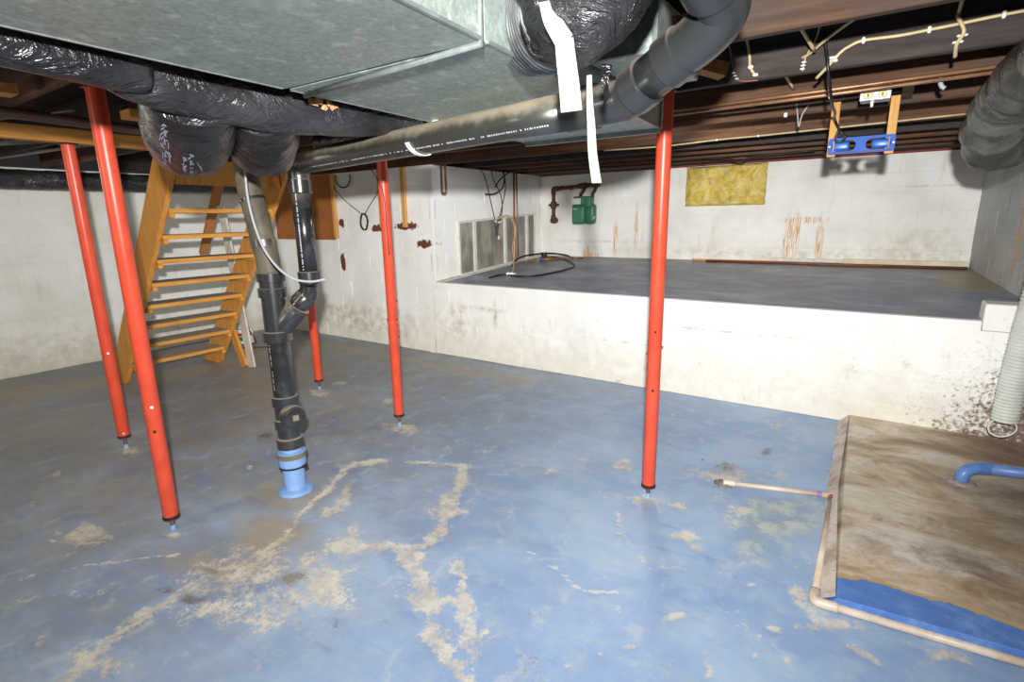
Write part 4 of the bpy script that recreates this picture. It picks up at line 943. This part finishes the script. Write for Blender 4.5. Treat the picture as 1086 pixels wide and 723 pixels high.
b = bmesh.new(); tube(b, smooth_path([(-.55, .03, .42), (-.35, .02, .26), (-.15, .02, .14), (.0, .02, .075), (.12, .02, .18), (.28, .02, .33), (.40, .02, .52)], 6), .0045, 6); link('strand', b, MAT['cord'], t, smooth=True)
for i in range(2):
    b = tb([(.065 * math.cos(a) , .02 - .012 * i + .004 * math.sin(3 * a), -.02 + .10 * math.sin(a)) for a in [2 * PI * k_ / 28 for k_ in range(29)]], .0075, 8); link('coil', b, MAT['cord'], t, smooth=True)
b = tb([(-5.75 + .14 * math.cos(a), 4.66, 2.13 + .12 * math.sin(a)) for a in [-PI - .3 + (PI + .6) * k_ / 18 for k_ in range(19)]], .008, 8); tag(link('cable', b, MAT['cord'], smooth=True), 'black cable loop hanging from the joists just right of the brown panel', 'cable')
b = tb(smooth_path([(-3.30, 2.9, 2.19), (-3.05, 2.70, 2.0), (-2.95, 2.73, 1.8), (-2.945, 2.74, 1.55), (-2.95, 2.75, 1.35)], 6), .003, 6); tag(link('cable', b, MAT['cord'], smooth=True), 'thin black wire drooping beside the middle red post', 'cable')

# ================================================================ CRAWLSPACE CORNER: wires, copper, valve
def wire(name, label, pts, r, m, cat='cable', n=6): return tag(link(name, tb(smooth_path(pts, n), r, 8), m, smooth=True), label, cat)
wire('cable', 'long black wire hanging from the joists to the crawlspace window', [(-4.22, 5.55, 2.2), (-4.2, 5.62, 2.1), (-4.19, 5.72, 1.8), (-4.19, 5.80, 1.56), (-4.2, 5.84, 1.36)], .006, MAT['cord'])
wire('cable', 'middle black wire hanging beside the crawlspace window', [(-4.2, 5.76, 2.2), (-4.2, 5.80, 2.08), (-4.19, 5.94, 1.9), (-4.19, 5.97, 1.7), (-4.19, 5.88, 1.5), (-4.2, 5.85, 1.38)], .006, MAT['cord'])
wire('cable', 'right hand black wire bowing out and back to the window top', [(-4.2, 6.04, 2.2), (-4.19, 6.06, 2.0), (-4.19, 5.99, 1.8), (-4.19, 5.90, 1.6), (-4.2, 5.84, 1.45)], .006, MAT['cord'])
wire('cable', 'short thick black cable stub curling out left above the crawlspace window', [(-4.22, 6.05, 2.2), (-4.15, 5.98, 2.1), (-4.1, 5.86, 1.98), (-4.1, 5.68, 1.90), (-4.1, 5.48, 1.89)], .009, MAT['cord'])
wire('cable', 'short black cable end hooked over the joist near the copper pipe', [(-4.15, 6.15, 2.2), (-4.12, 5.95, 2.14), (-4.1, 5.78, 2.06), (-4.1, 5.70, 1.98)], .009, MAT['cord'])
t = thing('wire_splice', 'cluster of white wire nuts where the black wires meet over the window', 'wire splice', (-4.17, 5.82, 1.54))
for i in range(6): link('wire_nut', lathe_z([(0, .008), (.02, .012), (.035, .006)], 8), MAT['tape'] if i % 2 else MAT['copperdull'], t, loc=(.02 * random.random(), random.uniform(-.05, .05), random.uniform(-.05, .05)), rot=(random.uniform(-1, 1), random.uniform(-1, 1), 0))
link('wire_nut', lathe_z([(0, .01), (.03, .014), (.05, .006)], 8), MAT['tape'], t, loc=(.0, .03, -.22)); link('wire_nut', lathe_z([(0, .01), (.03, .012), (.05, .006)], 8), MAT['copperdull'], t, loc=(.0, .045, -.27))
wire('cable', 'beige cable swinging from the wire splice down to the crawlspace floor', [(-4.17, 5.76, 1.56), (-4.14, 5.9, 1.62), (-4.11, 6.02, 1.62), (-4.09, 6.11, 1.5), (-4.07, 6.1, 1.38), (-4.02, 5.95, 1.22), (-3.9, 5.8, 1.08), (-3.75, 5.55, .95), (-3.7, 5.42, .935)], .009, MAT['cable'])
t = thing('cable_plug', 'small white fitting lying at the end of the beige cable', 'fitting', (-3.68, 5.38, .918), .7)
link('body', bx(-.045, .045, -.018, .018, 0.0, .03, bev=.006), MAT['white'], t); link('prong', bx(.045, .075, -.01, .01, .01, .02, bev=.002), MAT['white'], t); link('collar', bx(-.012, .012, -.05, .05, .0, .022, bev=.004), MAT['white'], t)
wire('cable', 'black cable making a wide loop across the crawlspace floor', [(-3.80, 5.12, .905), (-3.78, 5.3, .918), (-3.68, 5.36, .922), (-3.5, 5.28, .917), (-3.3, 5.4, .925), (-3.18, 5.8, .955), (-3.22, 6.2, .98), (-3.5, 6.55, 1.006), (-3.75, 6.72, 1.03), (-3.95, 6.7, 1.04)], .011, MAT['cord'], n=8)
wire('cable', 'black cable arching behind the valve near the corner', [(-4.1, 6.05, .965), (-4.12, 6.25, 1.05), (-4.08, 6.5, 1.08), (-3.9, 6.75, 1.09), (-3.7, 6.85, 1.06), (-3.5, 6.7, 1.03)], .011, MAT['cord'])
b = bmesh.new(); tube(b, [(-4.16, 6.22, 2.2), (-4.16, 6.20, 1.04), (-4.13, 6.22, 1.0), (-4.0, 6.35, .995)], .014, 12); tag(link('copper_pipe', b, MAT['copper'], smooth=True), 'copper pipe dropping in front of the crawlspace window to the floor', 'pipe')
b = bmesh.new(); tube(b, [(-4.2, 6.34, 2.2), (-4.2, 6.36, 1.06)], .010, 10); tag(link('copper_pipe', b, MAT['copperdull'], smooth=True), 'thin dull pipe just right of the copper drop at the window', 'pipe')
t = thing('shutoff_valve', 'brass shutoff valve with black body and blue handle on the crawlspace floor', 'valve', (-3.9, 6.52, 1.0))
link('pipe_stub', tb([(-.14, -.16, .005), (.03, .03, .015), (.2, .1, .02)], .016, 12), MAT['brass'], t, smooth=True); auto(link('body', tb([(-.03, -.03, .02), (.08, .08, .02)], .034, 16), MAT['brass'], t))
auto(link('bonnet', lathe_z([(.02, .03), (.06, .035), (.10, .045), (.115, .04)], 16), MAT['darkmetal'], t, loc=(.02, .02, 0))); link('handle', bx(-.01, .07, -.07, -.04, .0, .03, bev=.008), MAT['bluecap'], t)
link('union_nut', tb([(.10, .06, .02), (.13, .08, .02)], .028, 6), MAT['brass'], t)
tag(link('copper_pipe', tb([(-3.75, 6.62, 1.02), (-3.5, 6.72, 1.025), (-3.38, 6.78, 1.03)], .014, 10), MAT['copperdull'], smooth=True), 'short copper pipe length lying right of the shutoff valve', 'pipe')

# ================================================================ GAS METER AND PIPING
YG = 6.93
t = thing('gas_pipe', 'rusty iron gas pipe with elbows and a valve along the back wall', 'pipe', (-3.95, YG, 1.56))
def pipe_to(b, pts, r=.028): tube(b, pts, r, 14); return b
link('pipe', tb([(0, 0, .0), (0, 0, .43)], .027, 14), MAT['rust'], t, smooth=True); link('pipe', tb([(0, 0, .43), (.35, -.02, .45), (.70, -.02, .465)], .026, 14), MAT['rust'], t, smooth=True)
link('elbow', tb(smooth_path([(-.06, .12, -.01), (-.04, .04, -.01), (-.01, .0, -.005), (0, 0, .06)], 5), .037, 14), MAT['rust'], t, smooth=True); link('elbow', tb(smooth_path([(0, 0, .36), (.0, 0, .42), (.02, 0, .435), (.08, 0, .437)], 5), .036, 14), MAT['rust'], t, smooth=True)
link('wall_flange', tb([(-.06, .10, -.01), (-.06, .17, -.01)], .045, 14), MAT['rust'], t)
vl = auto(link('valve', lathe_z([(.16, .03), (.17, .045), (.25, .045), (.26, .03)], 14), MAT['rust'], t)); link('valve_stem', tb([(-.07, -.01, .21), (.09, -.01, .21)], .017, 8), MAT['rust'], vl)
auto(link('tee', tb([(.42, -.02, .453), (.54, -.02, .458)], .038, 14), MAT['rust'], t)); auto(link('tee', tb([(.62, -.02, .462), (.73, -.02, .468)], .034, 14), MAT['rust'], t))
for x in (.12, .27): auto(link('coupling', tb([(x, -.01, .44), (x + .04, -.01, .443)], .032, 14), MAT['rust'], t))
t = thing('gas_meter', 'green gas meter with a pale index plate hanging from the rusty pipe', 'meter', (-3.41, 6.84, 1.50))
def rbox(x0, x1, y0, y1, z0, z1, r, segs=3):
    b = bx(x0, x1, y0, y1, z0, z1); bmesh.ops.bevel(b, geom=b.edges[:], offset=r, segments=segs, affect='EDGES', profile=.5); return b
link('front_case', rbox(-.15, .05, -.11, .0, .0, .26, .04), MAT['green'], t, smooth=True); link('rear_case', rbox(.0, .17, -.05, .07, .0, .27, .045), MAT['green'], t, smooth=True)
link('upper_case', rbox(-.14, .13, -.08, .05, .22, .37, .02), MAT['green'], t, smooth=True); link('side_flange', bx(.045, .06, -.12, .08, .02, .36, bev=.004), MAT['green'], t)
link('index_plate', bx(-.155, -.01, -.098, -.082, .265, .345, bev=.004), MAT['label'], t)
auto(link('dial', tb([(.04, -.08, .31), (.04, -.095, .31)], .032, 20), MAT['glass'], t)); link('maker_strip', bx(-.12, -.05, -.113, -.109, .20, .207), MAT['label'], t)
for x, tx in ((-.06, -.03), (.12, .14)): auto(link('union', tb(smooth_path([(x, 0, .35), (x + .005, 0, .40), (tx, .03, .45), (tx + .01, .05, .49)], 4), .024, 12), MAT['rust'], t))
link('hinge_loop', tb([(.15, -.03, .06 + .0), (.18, -.04, .1)], .008, 8), MAT['label'], t)

# ================================================================ BACK WALL
b = bmesh.new(); nx_, nz_ = 60, 36; g = []
for j in range(nz_ + 1):
    row = []
    for i in range(nx_ + 1):
        u, v = i / nx_, j / nz_; ed_ = min(u, 1 - u, v * 1.6, (1 - v) * 1.6); p = Vector((u * 5, v * 3, 2.2))
        x = -2.09 + .93 * u + .008 * noise.noise(Vector((v * 9, 1, 0))); z = 1.705 + .475 * v + .006 * noise.noise(Vector((u * 9, 4, 0)))
        row.append(b.verts.new((x, 7.06 - .05 * min(1, ed_ * 14) - .02 * noise.noise(p) - .010 * noise.noise(p * 3.1), z)))
    g.append(row)
for j in range(nz_):
    for i in range(nx_): b.faces.new((g[j][i], g[j][i + 1], g[j + 1][i + 1], g[j + 1][i]))
rim = [g[0][i] for i in range(nx_ + 1)] + [g[j][nx_] for j in range(1, nz_ + 1)] + [g[nz_][i] for i in range(nx_ - 1, -1, -1)] + [g[j][0] for j in range(nz_ - 1, 0, -1)]
bk = [b.verts.new((v.co.x, 7.095, v.co.z)) for v in rim]
for i in range(len(rim)): b.faces.new((rim[i], bk[i], bk[(i + 1) % len(rim)], rim[(i + 1) % len(rim)]))
tag(link('insulation_batt', b, MAT['insul'], smooth=True), 'yellow fibreglass insulation batt fixed at the top of the back wall', 'insulation')
tag(link('white_board', bx(-1.05, .785, 7.02, 7.045, 1.045, 1.085, bev=.003), MAT['offwhite']), 'long white painted board lying against the foot of the back wall', 'board')
tag(link('white_board', bx(-.3, .78, 6.985, 7.012, 1.03, 1.095, bev=.003), simple('cream_board', 'd6cdb2', .6, 0, 'b9ad8c', 9)), 'shorter cream board resting in front of the long one in the right corner', 'board')
tag(link('thin_lath', bx(-1.95, -.95, 7.0, 7.02, 1.03, 1.05, bev=.002), MAT['lumber']), 'thin cream lath on the crawlspace floor below the rust stains', 'board')
tag(link('brown_pipe', tb(seg_path((-1.75, 6.93, 1.033), (.775, 6.93, 1.036), 3), .015, 12), simple('brown_rail', '7c4a30', .5, 0, '55311f', 10), smooth=True), 'long reddish brown pipe lying on the crawlspace floor along the back wall', 'pipe')

# ================================================================ RIGHT SIDE OVERHEAD
for i, (dy, dz) in enumerate(((0, 0), (.0, -.022))):
    tag(link('copper_pipe', tb([(-1.25, 3.30 + dy, 2.195 + dz), (-.4, 3.29 + dy, 2.198 + dz), (1.05, 3.27 + dy, 2.215 + dz)], .009, 10), MAT['copper'], smooth=True), ['upper of the two long copper pipes along the joist at the right', 'lower of the two long copper pipes along the joist at the right'][i], 'pipe')
t = thing('ceiling_outlet', 'metal box with two cream sockets screwed under the joists at the right', 'outlet', (-.09, 3.42, 2.145))
auto(link('box_body', rbox(-.065, .065, -.02, .07, .0, .06, .008, 2), simple('outlet_steel', 'a9aeb0', .4, .5, '84898c', 30), t)); link('cover_plate', bx(-.066, .066, -.026, -.021, .0, .055, bev=.003), MAT['galv_edge'], t)
for x in (-.03, .03): s_ = link('socket', bx(x - .02, x + .02, -.031, -.026, .008, .038, bev=.006), simple('cream_socket', 'd5c998', .4), t); link('slot', bx(x - .003, x + .003, -.033, -.031, .016, .03), MAT['darkmetal'], s_)
link('clamp_screw', lathe_z([(-.03, .006), (0, .008)], 8), MAT['white'], t, loc=(-.01, -.01, 0))

t = thing('hanging_rack', 'blue metal plate with two blue plastic blocks held by two wood straps under the joists', 'rack', (-.13, 3.70, 1.92))
for x in (-.147, .127): link('strap', bx(x - .021, x + .021, -.005, .018, -.01, .285, bev=.002), MAT['stud'], t)
def stad(cx, cz, w_, h_, n=8):
    r_ = h_ / 2; o_ = []
    for sgn, a0 in ((1, -PI / 2), (-1, PI / 2)):
        for i in range(n + 1): a = a0 + PI * i / n; o_.append((cx + sgn * (w_ / 2 - r_) + r_ * math.cos(a), cz + r_ * math.sin(a)))
    return o_
def rrect(cx, cz, w_, h_, r_, n=4):
    o_ = []
    for sx, sz, a0 in ((1, -1, -PI / 2), (1, 1, 0), (-1, 1, PI / 2), (-1, -1, PI)):
        for i in range(n + 1): a = a0 + PI / 2 * i / n; o_.append((cx + sx * (w_ / 2 - r_) + r_ * math.cos(a), cz + sz * (h_ / 2 - r_) + r_ * math.sin(a)))
    return o_
pm = plate(rrect(-.007, .045, .315, .088, .014), [stad(-.087, .045, .115, .058)[::-1], stad(.073, .045, .115, .058)[::-1]], .004)
link('blue_plate', pm, MAT['blueplate'], t, loc=(0, -.012, 0))
for cx, s in ((-.103, 1), (.089, -1)):
    bl_ = link('blue_block', rbox(cx - .044, cx + .044, -.022, .012, .022, .068, .012, 3), MAT['blueblock'], t, smooth=True); link('retaining_wire', tb([(cx - s * .034, -.024, .018), (cx - s * .034, -.024, .074)], .0035, 8), MAT['stud'], bl_)
for x in (-.157, .143): auto(link('screw', tb([(x, -.018, .045), (x, -.012, .045)], .005, 10), MAT['white'], t))
b = bmesh.new(); box(b, -.16, .14, -.016, -.014, .005, .009); link('bottom_lip', b, MAT['darkmetal'], t)

# cables and staples
def stapled(label, pts, r, m, staples, n=6):
    P = smooth_path(pts, n); o = tag(link('cable', tb(P, r, 8), m, smooth=True), label, 'cable')
    for sx, sy, sz, w_, h_ in staples: link('staple', bx(sx - w_ / 2, sx + w_ / 2, sy - .008, sy + .012, sz - h_ / 2, sz + h_ / 2, bev=.003), MAT['white'], o)
    return o
yB, yA, yC_ = 2.795, 2.145, 3.325
stapled('cream cable with white staples running long across the second joist', [(-.30, 2.83, 2.17), (-.255, 2.79, 2.205), (-.236, yB, 2.229), (-.215, yB, 2.252), (-.19, yB, 2.268), (-.139, yB, 2.283), (-.02, yB, 2.279), (.073, yB, 2.282), (.172, yB, 2.286), (.286, yB, 2.292), (.45, yB, 2.296), (1.0, yB, 2.31)], .0065, MAT['cable'], [(-.139, yB, 2.283, .012, .024), (.075, yB, 2.282, .012, .024), (.29, yB, 2.292, .012, .026), (-.238, yB, 2.222, .03, .01), (-.24, yB, 2.235, .03, .01)])
stapled('thick cream cable crossing down over the long stapled one at the upper right', [(.165, 2.50, 2.45), (.162, 2.62, 2.42), (.158, 2.78, 2.33), (.156, 2.782, 2.308), (.17, 2.78, 2.28), (.181, 2.785, 2.25), (.166, yB, 2.215), (.17, 2.84, 2.18)], .007, MAT['cable'], [(.179, yB, 2.243, .034, .008), (.168, yB, 2.222, .034, .008)])
stapled('short vertical cream cable stapled right of the black pipe elbow', [(-.60, 2.60, 2.43), (-.59, 2.77, 2.37), (-.575, yB, 2.30), (-.568, yB, 2.25), (-.545, 2.80, 2.212)], .0065, MAT['cable'], [(-.566, yB, 2.249, .022, .012), (-.543, yB, 2.213, .022, .012)])
stapled('thin red wire with three white staples beside the black pipe elbow', [(-.66, 2.3, 2.42), (-.66, 2.70, 2.37), (-.645, yB, 2.27), (-.63, yB, 2.215), (-.60, yB, 2.195), (-.53, 2.80, 2.19)], .003, MAT['copperdull'], [(-.638, yB, 2.236, .016, .006), (-.631, yB, 2.222, .016, .006), (-.622, yB, 2.208, .016, .006)])
stapled('thin pale wire slanting down the second joist with three staples', [(-.29, 2.70, 2.40), (-.31, yB, 2.33), (-.345, yB, 2.255), (-.352, yB, 2.20)], .003, MAT['cable'], [(-.35, yB, 2.235, .02, .006), (-.352, yB, 2.222, .02, .006), (-.354, yB, 2.209, .02, .006)])
stapled('pair of cream cables dropping through the first joist', [(-.40, 1.9, 2.43), (-.385, 2.12, 2.40), (-.375, 2.2, 2.385), (-.35, 2.5, 2.32), (-.305, 2.72, 2.255)], .007, MAT['cable'], [])
stapled('cream cable emerging from a hole in the second joist and rising right', [(-.36, 2.80, 2.255), (-.325, 2.77, 2.262), (-.26, 2.70, 2.29), (-.15, 2.60, 2.325), (.02, 2.55, 2.38), (.12, 2.5, 2.43)], .006, MAT['cable'], [])
stapled('cream cable sloping behind the second joist left of the black cord', [(-.50, 2.9, 2.35), (-.49, 3.1, 2.30), (-.45, 3.30, 2.23)], .007, MAT['cable'], [])
stapled('black cord hanging down past the joists to the blue plate', [(-.36, 2.6, 2.42), (-.30, 2.76, 2.37), (-.272, 2.775, 2.28), (-.25, 2.78, 2.17), (-.235, 2.9, 2.07), (-.25, 3.3, 2.09), (-.27, 3.6, 2.10), (-.245, 3.66, 2.05), (-.215, 3.665, 2.01), (-.235, 3.67, 1.985), (-.262, 3.665, 2.0), (-.25, 3.66, 2.05)], .0065, MAT['cord'], [(-.262, 2.775, 2.235, .012, .01), (-.24, 2.86, 2.09, .014, .012)], n=8)
stapled('thin grey wires hanging in a V from the joist right of the red post', [(-.51, 3.93, 2.26), (-.498, 3.93, 2.19), (-.485, 3.93, 2.125), (-.474, 3.93, 2.19), (-.44, 3.93, 2.25)], .004, MAT['grey'], [(-.57, 3.955, 2.205, .02, .026)])
stapled('pale cable strung left to right along a far joist over the back wall', [(-2.16, 4.72, 2.185), (-1.63, 4.72, 2.175), (-1.17, 4.72, 2.188), (-.86, 4.72, 2.19), (-.54, 4.72, 2.195), (-.2, 4.72, 2.20), (.4, 4.72, 2.21)], .007, MAT['cable'], [(-1.17, 4.72, 2.188, .014, .016), (-.86, 4.72, 2.19, .014, .016)])
stapled('dark wire sagging below the last joist over the insulation', [(-2.1, 6.2, 2.19), (-1.5, 6.2, 2.185), (-1.28, 6.2, 2.14), (-1.15, 6.2, 2.18), (-.6, 6.2, 2.19)], .007, MAT['cord'], [])
stapled('grey cable clamp hanging under the joist at the upper right', [(.155, 3.33, 2.20), (.165, 3.33, 2.165), (.18, 3.33, 2.15)], .010, MAT['grey'], [])

flexobj('flex_duct', 'thick sagging dark grey duct in the upper right corner', [(.55, 1.55, 2.22), (.50, 2.2, 2.17), (.46, 2.8, 2.13), (.425, 3.45, 2.09), (.43, 3.85, 1.98), (.48, 4.05, 1.93), (.60, 4.25, 1.97), (.95, 4.4, 2.03)], .118, MAT['greywrap'], ridge=.10, pitch=.22, crumple=.08, seed=41)

# ================================================================ WHITE HOSE, DRAIN PIPES ON THE FLOOR
t = thing('ribbed_hose', 'white ribbed hose hanging down the right wall with its open end curled', 'hose', (.83, 4.52, .2))
hp = [(.0, .0, .05), (.0, .0, .25), (.01, .0, .55), (.03, .02, .85), (.065, .03, 1.15), (.11, .04, 1.5), (.15, .04, 1.95)]
link('hose_body', flex('', hp, .07, None, ridge=.045, pitch=.022, crumple=.015, seg=24, cap=False, seed=51), MAT['hose'], t, smooth=True)
link('loose_wire', tb([(.02 + .085 * math.cos(a) * .8 - .03, .03 * math.sin(a) - .03, .03 + .055 * math.sin(a + .4) - .01 * a * .5) for a in [k_ * .3 for k_ in range(24)]], .006, 8), MAT['hose'], t, smooth=True)
t = thing('floor_drain_pipe', 'blue painted elbow pipe rising from the raised concrete slab', 'pipe', (.565, 3.79, .06))
link('elbow', tb(smooth_path([(0, 0, -.01), (0, 0, .035), (.012, .01, .065), (.045, .035, .082), (.085, .062, .086)], 6), .034, 20), MAT['bluepaint'], t, smooth=True)
link('pipe', tb([(.08, .058, .085), (.62, .22, .075)], .030, 20), MAT['bluepaint'], t, smooth=True)
auto(link('hub', tb([(.075, .055, .0848), (.077, .0565, .0848), (.125, .082, .084), (.127, .083, .084)], [.032, .037, .037, .031], 20), MAT['bluepaint'], t))
link('patched_collar', lathe_z([(.0, .07), (.008, .06), (.014, .045)], 14), simple('grey_putty', '9a958c', .8, 0, '6f6a60', 30), t)
t = thing('condensate_pipe', 'thin white pipe lying around the raised slab with corner elbows', 'pipe', (-.05, 3.30, .02))
A_, B_, C_, D_ = Vector((-.525, -.155, 0)), Vector((0, 0, 0)), Vector((.0, -1.02, 0)), Vector((1.05, -.945, 0))
link('pipe', tb([A_, B_], .0135, 14), MAT['pipewhite'], t, smooth=True); link('pipe', tb([B_, C_ + Vector((0, .03, 0))], .0135, 14), MAT['pipewhite'], t, smooth=True); link('pipe', tb([C_ + Vector((.03, .002, 0)), D_], .0165, 14), MAT['pipewhite'], t, smooth=True)
auto(link('end_cap', tb([A_ - Vector((.03, .009, 0)), A_ + Vector((.03, .009, 0))], .019, 14), MAT['pipewhite'], t)); auto(link('tee', tb([B_ - Vector((.05, .015, 0)), B_ + Vector((.02, .004, 0))], .0185, 14), MAT['pipewhite'], t)); auto(link('coupling', tb([B_ - Vector((.0, .02, 0)), B_ - Vector((0, .06, 0))], .018, 14), MAT['copperdull'], t))
link('elbow', tb(smooth_path([C_ + Vector((0, .07, 0)), C_ + Vector((0, .025, 0)), C_ + Vector((.01, .005, 0)), C_ + Vector((.035, .002, 0)), C_ + Vector((.09, .006, 0))], 5), .021, 16), MAT['pipewhite'], t, smooth=True)
link('primer_ring', tb([B_ - Vector((.07, .021, 0)), B_ - Vector((.05, .015, 0))], .0175, 14), simple('purple_primer', '8b6fae', .5), t)
tag(link('mortar_lump', (lambda b: (bmesh.ops.create_icosphere(b, subdivisions=3, radius=.05), [setattr(v, 'co', Vector((v.co.x * 1.1, v.co.y * .8, max(v.co.z * .35, -.012))) * (1 + .35 * noise.noise(v.co * 40))) for v in b.verts], b)[2])(bmesh.new()), simple('crumbly_mortar', '8a857c', .9, 0, '5c574f', 60, .6), loc=(-.605, 3.15, .004), smooth=True), 'crumbly grey mortar lump at the left end of the thin white pipe', 'mortar')
